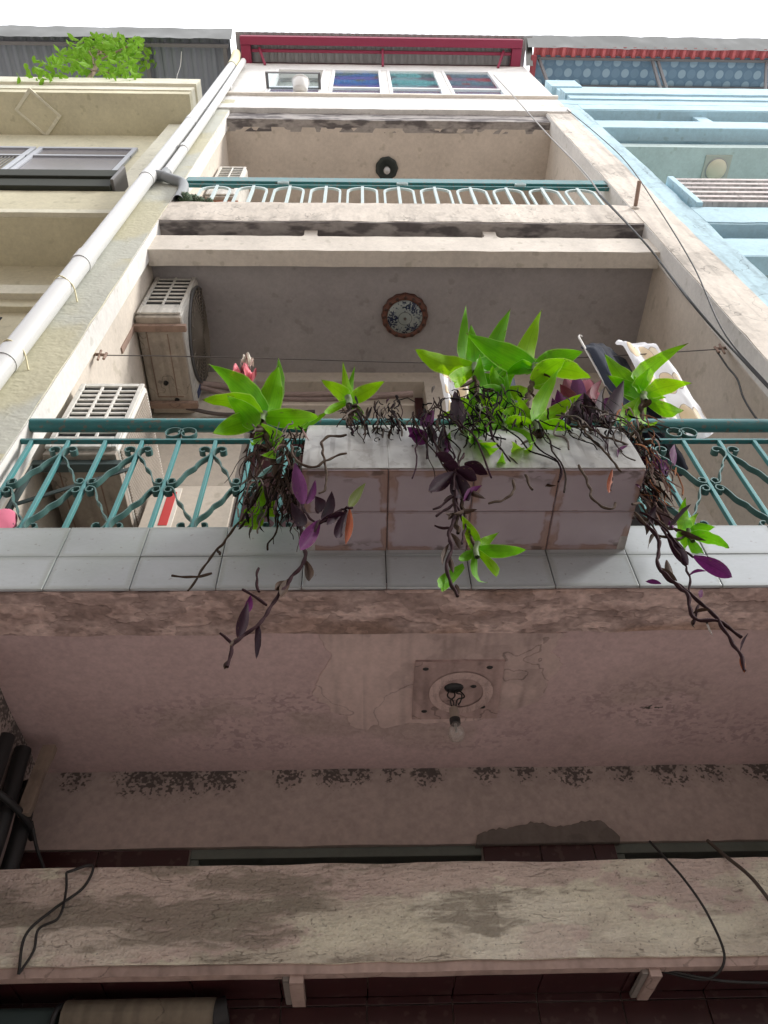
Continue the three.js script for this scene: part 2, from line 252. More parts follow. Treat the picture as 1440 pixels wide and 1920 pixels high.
// lowest balcony: slab, crumbling edge, ceiling, tiles
mesh('balcony_slab', box(-1.75, 2.3, 3.31, 3.552, -1.15, -0.008, 0.003), M.grout, house);
mesh('slab_edge', pbox(-1.75, 2.3, 3.276, 3.31, -0.196, -0.012, 0.006, 0.04), M.beam, house);
mesh('ceiling', pbox(-1.7, 2.3, 3.29, 3.32, -1.1, -0.19, 0.003, 0.05), M.ceil, house);
{ // a repair coat trowelled on around the lamp, its ragged edge standing proud
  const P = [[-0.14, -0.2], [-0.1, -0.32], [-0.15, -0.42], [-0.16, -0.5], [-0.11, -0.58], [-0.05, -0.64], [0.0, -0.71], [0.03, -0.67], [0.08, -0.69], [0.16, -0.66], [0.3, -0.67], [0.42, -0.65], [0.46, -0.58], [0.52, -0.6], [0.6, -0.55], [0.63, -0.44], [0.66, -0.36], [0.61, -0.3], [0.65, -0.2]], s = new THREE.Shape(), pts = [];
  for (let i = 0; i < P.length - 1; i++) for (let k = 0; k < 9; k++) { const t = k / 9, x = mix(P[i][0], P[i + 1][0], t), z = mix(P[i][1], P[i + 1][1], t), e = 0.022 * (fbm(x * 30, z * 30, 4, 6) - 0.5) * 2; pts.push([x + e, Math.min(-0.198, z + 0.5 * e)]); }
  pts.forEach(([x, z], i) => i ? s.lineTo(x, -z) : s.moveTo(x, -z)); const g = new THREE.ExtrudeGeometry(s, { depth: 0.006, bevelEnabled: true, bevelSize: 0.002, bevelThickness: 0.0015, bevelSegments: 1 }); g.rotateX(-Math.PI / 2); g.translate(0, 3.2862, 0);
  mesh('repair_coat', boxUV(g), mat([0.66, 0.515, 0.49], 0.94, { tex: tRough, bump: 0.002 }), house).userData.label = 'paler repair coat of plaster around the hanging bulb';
}
const tileG = (() => { const g = new RoundedBoxGeometry(0.2515, 0.1435, 0.010, 2, 0.0025); boxUV(g); const uv = g.attributes.uv; for (let i = 0; i < uv.count; i++) uv.setXY(i, uv.getX(i) / 0.254 + 0.5, uv.getY(i) / 0.146 + 0.5); return g; })();
for (let r = 0; r < 2; r++) for (let k = -6; k < 9; k++) {
  const t = mesh('tile', tileG, M.tiles[(k * 7 + r * 3 + 60) % 3], house); t.position.set(0.071 + 0.254 * k - 0.127, 3.349 + r * 0.1455, -0.003 + rr(-0.0008, 0.0008)); t.rotation.set(rr(-0.006, 0.006), rr(-0.004, 0.004), rr(-0.002, 0.002));
  if (rnd() < 0.5) t.rotation.z += Math.PI;
}
// wall under the lowest balcony
mesh('wall', pbox(-1.7, 2.3, 2.99, 3.295, -1.2, -0.943, 0.004, 0.05), M.wall, house);
mesh('wall', pbox(0.405, 0.87, 2.2, 2.99, -1.2, -0.952, 0.002, 0.1), M.mortar, house);
mesh('wall', pbox(-1.7, -0.59, 2.2, 2.985, -1.2, -0.952, 0.002, 0.1), M.mortar, house);
{ const P = [[0.392, 2.984], [0.4, 3.01], [0.44, 3.026], [0.5, 3.034], [0.56, 3.05], [0.61, 3.052], [0.66, 3.042], [0.7, 3.036], [0.75, 3.05], [0.8, 3.058], [0.845, 3.054], [0.86, 3.03], [0.885, 3.0], [0.88, 2.984]], s = new THREE.Shape(); for (let i = 0; i < P.length - 1; i++) for (let k = 0; k < 5; k++) { const t = k / 5, x = mix(P[i][0], P[i + 1][0], t), y = mix(P[i][1], P[i + 1][1], t) + (i && i < 12 ? 0.012 * (vn(x * 90, 3, 5) - 0.5) : 0); i + k ? s.lineTo(x, y) : s.moveTo(x, y); }
  const g = new THREE.ExtrudeGeometry(s, { depth: 0.022, bevelEnabled: true, bevelSize: 0.006, bevelThickness: 0.004, bevelSegments: 2 }); g.translate(0, 0, -0.955); mesh('broken_plaster', boxUV(g), mat([0.20, 0.175, 0.16], 0.97, { tex: tRough, bump: 0.012 }), house).userData.label = 'broken plaster edge above the red pier'; }
mesh('side_wall', pbox(-1.7, -1.2, 0, 3.29, -0.95, -0.2, 0.006, 0.08), M.wall, house);
mesh('side_wall', pbox(1.85, 2.3, 0, 3.29, -0.95, -0.2, 0.006, 0.08), M.wall, house);
for (const [x0, x1] of [[-0.59, 0.405], [0.87, 2.3]]) {
  mesh('door_head', box(x0, x1, 2.955, 2.99, -1.19, -0.955, 0.003), M.greyGreen, house);
  mesh('door_frame', box(x0, x0 + 0.03, 0, 2.955, -1.04, -0.96, 0.003), M.greyGreen, house);
  mesh('door_panel', box(x0 + 0.03, x1, 0, 2.955, -1.12, -1.05, 0.003), M.dark, house);
}
for (const [x0, x1, m] of [[0.41, 0.606, 0], [0.609, 0.79, 0], [0.793, 0.868, 0], [-1.19, -0.9, 0], [-0.897, -0.594, 0]]) mesh('red_tile', box(x0, x1, 2.72, 2.983, -0.953, -0.944, 0.002), M.red, house);
for (let k = 0; k < 14; k++) for (let r = 0; r < 3; r++) mesh('red_tile', box(-1.25 + k * 0.252, -1.001 + k * 0.252, 2.496 - 0.203 * r - 0.2, 2.496 - 0.203 * r, -0.953, -0.944 + rr(-0.001, 0.001), 0.002), M.red, house);
mesh('wall', box(-1.7, 2.3, 0, 2.515, -1.3, -0.955, 0.002), M.mortar, house);
for (let k = 0; k < 14; k++) mesh('red_tile', box(-1.25 + k * 0.252, -1.001 + k * 0.252, 2.499, 2.52, -0.953, -0.9445, 0.002), M.red, house);
// concrete door canopy
mesh('canopy', pbox(-1.7, 2.3, 2.54, 2.825, -0.943, -0.75, 0.006, 0.035), M.fascia, house).userData.label = 'dirty raw concrete canopy edge with flaked pink paint';
mesh('canopy_lip', pbox(-1.7, 2.3, 2.514, 2.542, -0.79, -0.757, 0.003, 0.035), M.pinkStrip, house); for (let k = 0; k < 14; k++) mesh('red_tile', box(-1.5 + k * 0.252, -1.251 + k * 0.252, 2.52, 2.53, -0.944, -0.792 + rr(-0.001, 0.001), 0.002), M.red, house);
for (const [x, w] of [[-0.19, 0.019], [0.825, 0.016]]) { const k = new THREE.Group(); k.name = 'bracket'; house.add(k); mesh('bar', pbox(x - w, x + w, 2.494, 2.516, -0.94, -0.765, 0.004, 0.03), M.pinkStrip, k); mesh('web', box(x - w - 0.02, x - w, 2.5, 2.516, -0.94, -0.77), M.mortar, k); }
// back wall of the lowest balcony with its doorway and window
for (const a of [[-1.34, -0.72, 3.55, 6.45], [0.42, 1.05, 3.55, 6.45], [1.68, 1.9, 3.55, 6.45], [-0.72, 0.42, 6.29, 6.45], [1.05, 1.68, 5.25, 6.45]]) mesh('wall', pbox(a[0], a[1], a[2], a[3], -1.15, -0.943, 0.002, 0.12), M.backwall, house);
{
  const d = new THREE.Group(); d.name = 'doorway'; house.add(d);
  mesh('transom', box(-0.66, 0.40, 5.72, 6.27, -1.14, -1.115), M.backwall, d); mesh('jamb', box(-0.715, -0.655, 3.56, 6.28, -1.13, -1.06), M.maroonWood, d); mesh('jamb', box(0.36, 0.415, 3.56, 6.28, -1.13, -1.06), M.maroonWood, d); mesh('head', box(-0.655, 0.36, 5.66, 5.72, -1.13, -1.07), M.maroonWood, d);
  mesh('door_leaf', box(-0.65, -0.15, 3.56, 5.655, -1.12, -1.09), M.maroonWood, d); mesh('door_leaf', box(-0.145, 0.355, 3.56, 5.655, -1.12, -1.09), M.maroonWood, d);
  const w = new THREE.Group(); w.name = 'window'; house.add(w); mesh('frame', box(1.05, 1.1, 4.3, 5.25, -1.08, -1.0), M.maroonWood, w); mesh('frame', box(1.63, 1.68, 4.3, 5.25, -1.08, -1.0), M.maroonWood, w); mesh('pane', box(1.1, 1.63, 4.3, 5.25, -1.06, -1.05), M.dark, w);
}
// second slab with its slotted beam
mesh('balcony_slab', pbox(XL, XR, 6.705, 7.095, -1.15, -0.004, 0.007, 0.05), M.creamRough, house);
mesh('slab_soffit', pbox(XL, XR, 6.69, 6.708, -0.4, -0.008, 0.004, 0.04), M.mould, house);
mesh('beam', pbox(XL, XR, 6.317, 6.57, -0.16, -0.058, 0.004, 0.05), M.cream, house);
for (const x of [-0.33, 0.828]) { const s = new THREE.Shape(); s.moveTo(-0.075, -0.002); s.quadraticCurveTo(-0.04, 0.01, -0.04, 0.045); s.lineTo(-0.042, 0.125); s.lineTo(0.042, 0.125); s.lineTo(0.04, 0.045); s.quadraticCurveTo(0.04, 0.01, 0.075, -0.002); const g = new THREE.ExtrudeGeometry(s, { depth: 0.09, bevelEnabled: false, curveSegments: 5 }); g.translate(x, 6.568, -0.15); mesh('spacer', boxUV(g), M.cream, house); }
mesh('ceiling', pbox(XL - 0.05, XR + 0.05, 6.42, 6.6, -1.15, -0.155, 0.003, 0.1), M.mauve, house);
mesh('wall', pbox(-1.34, 1.9, 7.0, 9.9, -1.15, -0.95, 0.003, 0.15), M.beige, house);
mesh('ceiling', pbox(XL - 0.06, XR + 0.06, 9.85, 10.05, -1.15, -0.1, 0.003, 0.1), M.beige, house);
// third slab and the parapet storey with windows
mesh('slab_soffit', pbox(XL - 0.01, XR + 0.01, 9.85, 10.14, -0.14, -0.03, 0.004, 0.04), M.mould, house);
mesh('balcony_slab', pbox(-1.5, XRO, 10.34, 10.83, -1.15, 0.0, 0.004, 0.06), M.white, house);
mesh('cornice', pbox(-1.5, XRO + 0.005, 10.13, 10.34, -0.6, 0.016, 0.004, 0.05), M.white, house);
mesh('cornice', pbox(-1.53, XRO + 0.01, 10.83, 10.9, -0.3, 0.03, 0.003, 0.05), M.cream, house);
mesh('cornice', pbox(-1.53, XRO + 0.01, 10.9, 10.96, -0.3, 0.018, 0.003, 0.05), M.white, house);
const WX = [[-1.05, -0.44], [-0.36, 0.24], [0.31, 0.92], [0.99, 1.6]];
mesh('wall', pbox(-1.53, -1.05, 10.96, 12.98, -0.2, 0, 0.003, 0.1), M.white, house); mesh('wall', pbox(1.6, XRO, 10.96, 12.98, -0.2, 0, 0.003, 0.1), M.white, house); mesh('wall', pbox(-1.05, 1.6, 12.56, 12.98, -0.2, 0, 0.003, 0.1), M.white, house);
for (let i = 0; i < 3; i++) mesh('mullion', box(WX[i][1], WX[i + 1][0], 10.96, 12.56, -0.15, -0.002), M.white, house);
const backingColours = [null, [[0.05, 0.24, 0.62], [0.16, 0.26, 0.30]], [[0.22, 0.62, 0.62], [0.13, 0.27, 0.29]], [[0.48, 0.13, 0.13], [0.20, 0.30, 0.38]]];  // blotches and blocks of colour set behind the upper panes
WX.forEach(([x0, x1], i) => {
  const w = new THREE.Group(); w.name = 'window'; house.add(w); const f = 0.035, T = 11.35;
  mesh('frame', [box(x0, x0 + f, 10.96, 12.56, -0.09, 0.006), box(x1 - f, x1, 10.96, 12.56, -0.09, 0.006), box(x0 + f, x1 - f, 12.52, 12.56, -0.09, 0.005), box(x0 + f, x1 - f, 10.96, 11.0, -0.09, 0.005), box(x0 + f, x1 - f, T, T + 0.05, -0.08, 0.003)], M.frameWhite, w);
  mesh('pane', box(x0 + f, x1 - f, 11.0, T, -0.014, -0.010, 0.001), M.glass, w);
  if (i) mesh('pane', box(x0 + f, x1 - f, T + 0.05, 12.52, -0.014, -0.010, 0.001), M.glass, w);
  if (i) {
    const [A, B] = backingColours[i], bl = i === 3, tx = paint(128, 256, [x0, x1, 11, 12.56], (u, v) => { const n = fbm(u * 5 + i * 9, v * 4, 4, i), q = bl ? step(0.55, 0.6, vn(Math.floor(u * 11) + 0.5, Math.floor(v * 9) + 0.5, 3)) : step(0.47, 0.52, n - 0.25 * Math.abs(v - 11.95) + 0.1), s = fbm(u * 30, v * 30, 2, 4); return mix3([B[0] * (0.7 + 0.6 * s), B[1] * (0.7 + 0.6 * s), B[2] * (0.7 + 0.6 * s)], A, q); }, false);
    mesh('pane_backing', box(x0 + f, x1 - f, T + 0.03, 12.515, -0.03, -0.022, 0.002), mat([1, 1, 1], 0.8, { tex: tx }), w);
  }
  mesh('pane_backing', box(x0 + f, x1 - f, 10.98, T + 0.02, -0.034, -0.028, 0.002), mat([0.30, 0.42, 0.55], 0.8), w);
});
{ // open sash, top-hung, with its dark frame
  const w = house.children.find(o => o.name === 'window' && o.children.length > 2 && o.children.every(c => c.name !== 'never')), s = new THREE.Group(); s.name = 'open_sash'; house.add(s); s.position.set(-0.745, 11.2, 0.012); s.rotation.x = -1.35; s.scale.y = 0.27;
  mesh('frame', [box(-0.30, 0.30, -0.035, 0, -0.015, 0.015), box(-0.30, 0.30, -0.62, -0.585, -0.015, 0.015), box(-0.30, -0.27, -0.585, -0.035, -0.015, 0.015), box(0.27, 0.30, -0.585, -0.035, -0.015, 0.015)], M.frameGrey, s); mesh('pane', box(-0.27, 0.27, -0.585, -0.035, -0.003, 0.003, 0.001), M.glass, s);
  mesh('pane_backing', box(-1.01, -0.48, 10.98, 12.55, -0.14, -0.13, 0.002), mat([0.55, 0.56, 0.50], 0.8, { tex: tRough }), house).userData.label = 'pale panel behind the open sash';
}
// ---------- roofs over the top storeys ----------
function corrugated(x0, x1, z0, z1, y, pitch, amp, slope = 0) {
  const n = Math.round((x1 - x0) / pitch * 8), pos = [], uv = [], idx = [];
  for (let i = 0; i <= n; i++) { const x = mix(x0, x1, i / n), ph = ((x / pitch) % 1 + 1) % 1, h = amp * (step(0.1, 0.3, ph) - step(0.6, 0.8, ph)); for (const [z, t] of [[z0, 0], [z1, 0], [z1, 0.004], [z0, 0.004]]) { pos.push(x, y + h + t + slope * (z - z0), z); uv.push(x, z); } }
  for (let i = 0; i < n; i++) for (let k = 0; k < 4; k++) { const a = i * 4 + k, b = i * 4 + (k + 1) % 4; idx.push(a, b, a + 4, b, b + 4, a + 4); }
  const g = new THREE.BufferGeometry(); g.setAttribute('position', new THREE.Float32BufferAttribute(pos, 3)); g.setAttribute('uv', new THREE.Float32BufferAttribute(uv, 2)); g.setIndex(idx); return toCreasedNormals(g, 0.6);
}
function flashing(x0, x1, y0, y1, z0, z1, amp = 0.012) {      // a buckled strip of sheet metal along the edge of a roof
  const n = Math.round((x1 - x0) * 40), m = 5, pos = [], uv = [], idx = [];
  for (let i = 0; i <= n; i++) for (let j = 0; j <= m; j++) { const x = mix(x0, x1, i / n), t = j / m; pos.push(x, mix(y0, y1, t) + amp * 0.3 * (vn(x * 9, t * 2, 4) - 0.5), mix(z0, z1, t) + amp * 2 * (fbm(x * 5, t * 2.2, 3, 8) - 0.5)); uv.push(x, t); }
  for (let i = 0; i < n; i++) for (let j = 0; j < m; j++) { const a = i * (m + 1) + j; idx.push(a, a + m + 1, a + 1, a + 1, a + m + 1, a + m + 2); }
  const g = new THREE.BufferGeometry(); g.setAttribute('position', new THREE.Float32BufferAttribute(pos, 3)); g.setAttribute('uv', new THREE.Float32BufferAttribute(uv, 2)); g.setIndex(idx); g.computeVertexNormals(); return g;
}
{
  const a = thing('roof_awning', 'maroon steel framed awning over the top windows with pale corrugated sheet', 'awning', [0, 0, 0]);
  mesh('front_beam', box(-1.53, 2.05, 12.96, 13.08, 0.205, 0.30, 0.006), M.maroon, a);
  for (const [x0, x1] of [[-1.53, -1.405], [1.925, 2.05]]) mesh('side_beam', box(x0, x1, 12.975, 13.07, -0.1, 0.203, 0.006), M.maroon, a);
  mesh('purlin', box(-1.40, 1.92, 13.0, 13.05, 0.12, 0.155, 0.003), M.maroon, a); mesh('purlin', box(-1.40, 1.92, 13.0, 13.05, -0.03, 0.005, 0.003), M.maroonWood, a);
  mesh('roof_sheet', corrugated(-1.6, 2.12, -0.6, 0.33, 13.1, 0.105, 0.018), M.sheetPale, a);
  for (const x of [-1.3, 0.27, 1.82]) mesh('strut', bar([x + (x < 0 ? 0.08 : x > 1 ? -0.08 : 0), 12.83, 0.005], [x, 13.0, 0.17], 0.03, 0.03), M.maroon, a);
}
{
  const a = thing('sheet_roof', 'dark grey corrugated sheet roof with buckled shiny flashing above the yellow house', 'roof');
  mesh('roof_sheet', corrugated(-6.5, -1.66, -1.2, 0.29, 13.0, 0.125, 0.02), M.sheetGrey, a);
  mesh('flashing', flashing(-6.5, -1.63, 12.94, 13.12, 0.27, 0.36), M.metal, a);
  mesh('purlin', box(-6.5, -1.68, 12.93, 12.985, 0.17, 0.21), M.frameGrey, a); for (const x of [-2.75, -1.75]) mesh('rafter', box(x, x + 0.05, 12.93, 12.98, -1.1, 0.17), M.frameGrey, a);
  mesh('loose_wire', tube([[-2.32, 12.6, -0.2], [-2.33, 12.75, -0.12], [-2.30, 12.9, -0.02], [-2.28, 12.97, 0.12]], 0.004), M.frameWhite, a);
}
{
  const a = thing('tiled_soffit_roof', 'roof with blue patterned soffit, red ribbed edging and shiny flashing', 'roof');
  const tx = paint(256, 256, [0, 0.25, 0, 0.25], (u, v) => { u *= 2; v *= 2; const d = Math.min(...[[0.125, 0.125], [0.375, 0.375]].map(([a, b]) => Math.hypot(u - a, v - b))), d2 = Math.min(...[[0.125, 0.375], [0.375, 0.125]].map(([a, b]) => Math.hypot(u - a, v - b))); let c = mix3([0.10, 0.17, 0.235], [0.24, 0.33, 0.39], step(0.105, 0.095, d)); c = mix3(c, [0.14, 0.215, 0.28], step(0.115, 0.105, d2) * 0.8); return c; }, false);
  mesh('soffit', box(2.2, 7, 13.0, 13.03, -1.2, 0.13, 0.002), mat([1, 1, 1], 0.45, { tex: tx }), a);
  mesh('red_edging', corrugated(2.2, 7, 0.10, 0.235, 12.985, 0.13, 0.045, -0.1), mat([0.55, 0.13, 0.13], 0.55), a);
  mesh('red_edging', box(2.17, 2.24, 12.9, 12.97, -0.2, 0.14, 0.01), mat([0.30, 0.05, 0.06], 0.6), a);
  mesh('flashing', flashing(2.12, 7, 12.95, 13.15, 0.22, 0.335), M.metal, a); mesh('flashing', flashing(2.1, 2.19, 12.85, 13.12, 0.02, 0.33, 0.03), M.metal, a);
  for (const [x, x2] of [[2.35, 2.28], [3.72, 3.75], [3.80, 3.82], [5.0, 5.25]]) mesh('strut', bar([x, 12.2, -0.2], [x2, 12.985, 0.1], 0.035, 0.035), M.frameGrey, a);
  mesh('purlin', box(2.25, 7, 12.94, 12.995, 0.085, 0.115), M.frameGrey, a); mesh('purlin', box(2.25, 7, 12.94, 12.995, -0.24, -0.2), M.frameGrey, a);
}
// ---------- yellow house ----------
{
  const h = thing('yellow_house', 'pale yellow townhouse with deep eaves and a diamond plaque beside the drain pipes', 'house');
  const x0 = -6.5;
  mesh('cornice', pbox(x0, -1.83, 11.3, 11.6, -0.8, 0.03, 0.003, 0.12), M.ochreLight, h); mesh('cornice', pbox(x0, -1.85, 11.1, 11.3, -0.8, 0.0, 0.003, 0.12), M.ochreLight, h);
  mesh('eaves', pbox(x0, -1.85, 10.95, 11.1, -0.9, -0.012, 0.003, 0.12), M.ochre, h);
  mesh('wall', pbox(x0, -1.63, 7.0, 11.0, -0.9, -0.43, 0.003, 0.15), M.ochre, h); mesh('wall_pier', pbox(-2.1, -1.635, 7.4, 10.9, -0.6, -0.3, 0.003, 0.15), M.ochreLight, h);
  const d = new THREE.Group(); d.name = 'plaque'; d.position.set(-3.5, 10.945, -0.21); d.rotation.y = 0.78; d.scale.set(1.15, 1, 0.9); h.add(d);
  mesh('plate', box(-0.17, 0.17, -0.006, 0.006, -0.17, 0.17, 0.002), M.ochre, d); mesh('rim', [box(-0.17, 0.17, -0.014, 0, 0.14, 0.17), box(-0.17, 0.17, -0.014, 0, -0.17, -0.14), box(-0.17, -0.14, -0.0135, 0, -0.14, 0.14), box(0.14, 0.17, -0.0135, 0, -0.14, 0.14)], M.ochreLight, d);
  for (const [a, b] of [[-4.3, -3.36], [-3.33, -2.32]]) {
    const w = new THREE.Group(); w.name = 'window'; h.add(w);
    mesh('frame', [box(a, b, 9.95, 9.99, -0.43, -0.4), box(a, b, 10.25, 10.3, -0.43, -0.4), box(a, b, 8.5, 8.56, -0.43, -0.4), box(a, a + 0.05, 8.56, 10.25, -0.43, -0.401), box(b - 0.05, b, 8.56, 10.25, -0.43, -0.401)], mat([0.42, 0.44, 0.48], 0.45), w);
    mesh('pane', box(a + 0.05, b - 0.05, 9.99, 10.25, -0.425, -0.418, 0.001), mat([0.18, 0.17, 0.18], 0.25), w);
    if (b < -3) for (let k = 0; k < 22; k++) mesh('grille_bar', box(a + 0.07 + k * 0.038, a + 0.082 + k * 0.038, 8.56, 9.95, -0.42, -0.41, 0.001), M.frameGrey, w); else mesh('pane', box(a + 0.05, b - 0.05, 8.56, 9.95, -0.425, -0.418, 0.001), mat([0.18, 0.17, 0.18], 0.25), w);
  }
  mesh('window_ledge', [box(x0, -1.79, 7.58, 7.75, -0.43, 0.03, 0.008), box(x0, -1.79, 7.39, 7.572, -0.43, 0.012, 0.008)], mat([0.028, 0.032, 0.022], 0.85), h).userData.label = 'dark olive metal ledge under the window';
  mesh('ledge_end', box(-1.79, -1.765, 7.42, 7.78, -0.1, 0.05, 0.006), M.frameGrey, h);
  mesh('slab_edge', pbox(x0, -1.635, 7.08, 7.38, -0.9, -0.02, 0.003, 0.12), M.ochre, h); mesh('slab_edge', pbox(x0, -1.637, 6.86, 7.08, -0.9, -0.005, 0.003, 0.12), M.ochre, h); mesh('slab_lip', pbox(x0, -1.633, 6.79, 6.86, -0.9, 0.01, 0.003, 0.12), M.ochreLight, h);
  mesh('eaves', pbox(x0, -1.64, 6.775, 6.795, -0.9, -0.02, 0.002, 0.12), M.ochre, h);
  mesh('wall', pbox(x0, -1.66, 3.2, 6.8, -0.9, -0.34, 0.003, 0.15), M.ochre, h);
  mesh('wall_ledge', pbox(x0, -1.65, 6.12, 6.25, -0.4, -0.26, 0.003, 0.12), M.ochreLight, h); mesh('wall_ledge', pbox(x0, -1.66, 6.02, 6.12, -0.4, -0.3, 0.003, 0.12), M.ochre, h);
  mesh('dark_window', box(-4, -2.12, 5.5, 5.95, -0.36, -0.335), M.dark, h); mesh('wall', pbox(x0, -1.66, 0, 3.2, -0.9, -0.3, 0.003, 0.3), M.ochre, h);
}
// ---------- blue house ----------
{
  const h = thing('blue_house', 'light blue plastered townhouse with slotted balcony beams beside the cream one', 'house');
  const x0 = 2.1, x1 = 7;
  mesh('pillar', pbox(x0, 2.27, 3.2, 10.6, -0.3, -0.004, 0.006, 0.06), M.blue, h);
  mesh('corner_block', pbox(2.2, 2.55, 11.62, 12.02, -0.3, 0.0, 0.003, 0.1), M.blueLight, h);
  mesh('parapet', pbox(2.25, x1, 11.3, 11.72, -0.4, -0.02, 0.003, 0.12), M.blueLight, h);
  mesh('cornice', pbox(2.22, x1, 11.0, 11.3, -0.5, 0.035, 0.003, 0.12), M.blueLight, h); mesh('cornice', pbox(2.24, x1, 10.82, 11.0, -0.5, 0.015, 0.003, 0.12), M.blueLight, h); mesh('cornice', pbox(x0, x1, 10.6, 10.82, -0.5, 0.0, 0.003, 0.12), M.blueLight, h);
  for (const [s0, s1, b0, b1, c] of [[10.36, 10.6, 9.76, 10.06, 9.5], [6.74, 7.06, 6.24, 6.56, 6.3]]) {
    mesh('slab', pbox(2.27, x1, s0, s1, -1.2, -0.002, 0.004, 0.12), M.blueLight, h); mesh('slab_soffit', pbox(2.27, x1, s0 - 0.02, s0, -0.5, -0.01, 0.003, 0.12), M.blueLight, h);
    mesh('beam', pbox(2.27, x1, b0 + 0.012, b1, -0.16, -0.05, 0.003, 0.12), M.blueLight, h); mesh('beam_soffit', pbox(2.27, x1, b0, b0 + 0.012, -0.17, -0.052, 0.003, 0.12), M.blueLight, h);
    for (const x of [3.42, 5.2]) mesh('spacer', pbox(x, x + 0.13, b1, s0 - 0.02, -0.16, -0.06, 0.003, 0.06), M.blueLight, h);
    mesh('ceiling', pbox(2.27, x1, c, c + 0.12, -1.2, -0.165, 0.003, 0.15), M.aqua, h);
  }
  mesh('wall', pbox(2.2, x1, 3, 10.4, -1.4, -1.1, 0.003, 0.3), M.aqua, h); mesh('side_wall', pbox(x0 + 0.005, 2.26, 3, 10.6, -1.2, -0.3, 0.003, 0.3), M.aqua, h);
  const l = thing('ceiling_lamp', 'square lamp with round glass on the aqua ceiling of the blue house', 'lamp', [3.44, 9.5, -0.36]);
  mesh('plate', box(-0.13, 0.13, -0.012, 0, -0.13, 0.13, 0.004), mat([0.42, 0.44, 0.38], 0.6), l);
  const gl = new THREE.SphereGeometry(0.1, 24, 8, 0, Math.PI * 2, Math.PI / 2, Math.PI / 2); gl.scale(1, 0.45, 1); gl.translate(0, -0.012, 0); mesh('glass_dome', gl, mat([0.6, 0.56, 0.42], 0.35), l); const ri = new THREE.TorusGeometry(0.1, 0.008, 6, 28); ri.rotateX(Math.PI / 2); ri.translate(0, -0.013, 0); mesh('rim', ri, M.sheetPale, l);
  const r = thing('slat_railing', 'pinkish white horizontal slat railing on the blue house balcony', 'railing'); const pk = mat([0.66, 0.60, 0.59], 0.6, { tex: tRough });
  for (let k = 0; k < 6; k++) mesh('slat', box(2.36, x1, 7.12 + k * 0.108, 7.165 + k * 0.108, -0.03, 0.02, 0.004), pk, r); mesh('post', box(2.31, 2.355, 7.06, 7.72, -0.045, 0.03, 0.004), M.blueLight, r); mesh('post', box(4.5, 4.55, 7.06, 7.72, -0.06, -0.032, 0.004), pk, r);
}
// ---------- balcony railings ----------
{
  const r = thing('iron_railing', 'teal wrought iron railing with scrolls on the tiled balcony', 'railing'); const ZF = -0.016, ZB = -0.042;
  mesh('top_rail', boxUV(rod([-1.305, 4.243, -0.03], [1.845, 4.243, -0.03], 0.028, 20)), M.teal, r); mesh('lower_rail', box(-1.305, 1.845, 4.118, 4.131, ZB + 0.004, ZF - 0.002, 0.002), M.teal, r); mesh('bottom_rail', box(-1.305, 1.845, 3.556, 3.566, ZB - 0.004, ZF, 0.002), M.teal, r);
  const yT = 4.045, yM = 3.825, yB = 3.605, barG = box(-0.007, 0.007, 3.566, 4.118, ZB + 0.006, ZF - 0.002, 0.002);
  const curl = (cx, cy, R, a0, turn, n = 13) => { const o = []; for (let i = 0; i <= n; i++) { const t = i / n, a = a0 + turn * t, q = R * mix(0.32, 1, t); o.push([cx + q * Math.cos(a), cy + q * Math.sin(a)]); } return o; };
  const half = (s, up) => {                                // ribbon from a curl at the end of one bar to a curl at the middle of the next
    const d = 0.1395, k = up ? 1 : -1, P = [...curl(s * 0.031, 0.004 * k, 0.021, 0, 0).slice(0, 0)];
    const c1 = curl(s * 0.034, 0.004 * k, 0.026, (s > 0 ? Math.PI : 0) - s * k * 5.4, s * k * 5.4);
    const mid = [[s * 0.006, -0.012 * k], [s * 0.012, -0.034 * k], [s * 0.034, -0.062 * k], [s * 0.046, -0.088 * k], [s * 0.050, -0.104 * k], [s * 0.075, -0.135 * k], [s * 0.088, -0.175 * k], [s * 0.104, -0.207 * k], [s * (d - 0.012), -0.214 * k]];
    const cv = new THREE.CatmullRomCurve3(mid.map(p => V(p[0], p[1], 0)), false, 'centripetal').getPoints(26).map(p => [p.x, p.y]);
    const c2 = curl(s * (d - 0.026), -0.194 * k, 0.0195, (s > 0 ? -k * 0.96 : Math.PI + k * 0.96) + s * k * 4.8, -s * k * 4.8).reverse();
    return ribbon([...c1, ...cv, ...c2], 0.0045, ZB + 0.002, ZF);
  };
  const rib = {}; for (const s of [-1, 1]) for (const u of [0, 1]) rib[s + '_' + u] = half(s, u);
  for (let k = -1; k < 22; k++) {
    const x = -1.121 + 0.1395 * k; if (x > -1.3) { const b = mesh('bar', barG, M.tealLight, r); b.position.x = x; }
    if (k % 2 === 0) for (const s of [-1, 1]) for (const u of [0, 1]) { const o = mesh('scroll', rib[s + '_' + u], M.teal, r); o.position.set(x, u ? yT : yB, 0); o.rotation.z = rr(-0.02, 0.02); }
  }
  for (const x of [-0.705, 0.42, 1.262]) { const q = new THREE.Group(); q.name = 'ring_ornament'; r.add(q); for (const s of [-1, 1]) { const p = []; for (let i = 0; i <= 26; i++) { const a = i / 26 * 6.9; p.push([x + s * (0.028 - 0.038 * Math.cos(a) * (1 - 0.015 * i)), 4.172 + 0.036 * Math.sin(a) * (1 - 0.012 * i)]); } mesh('ring', ribbon(p, 0.004, ZB + 0.004, ZF), M.teal, q); } }
}
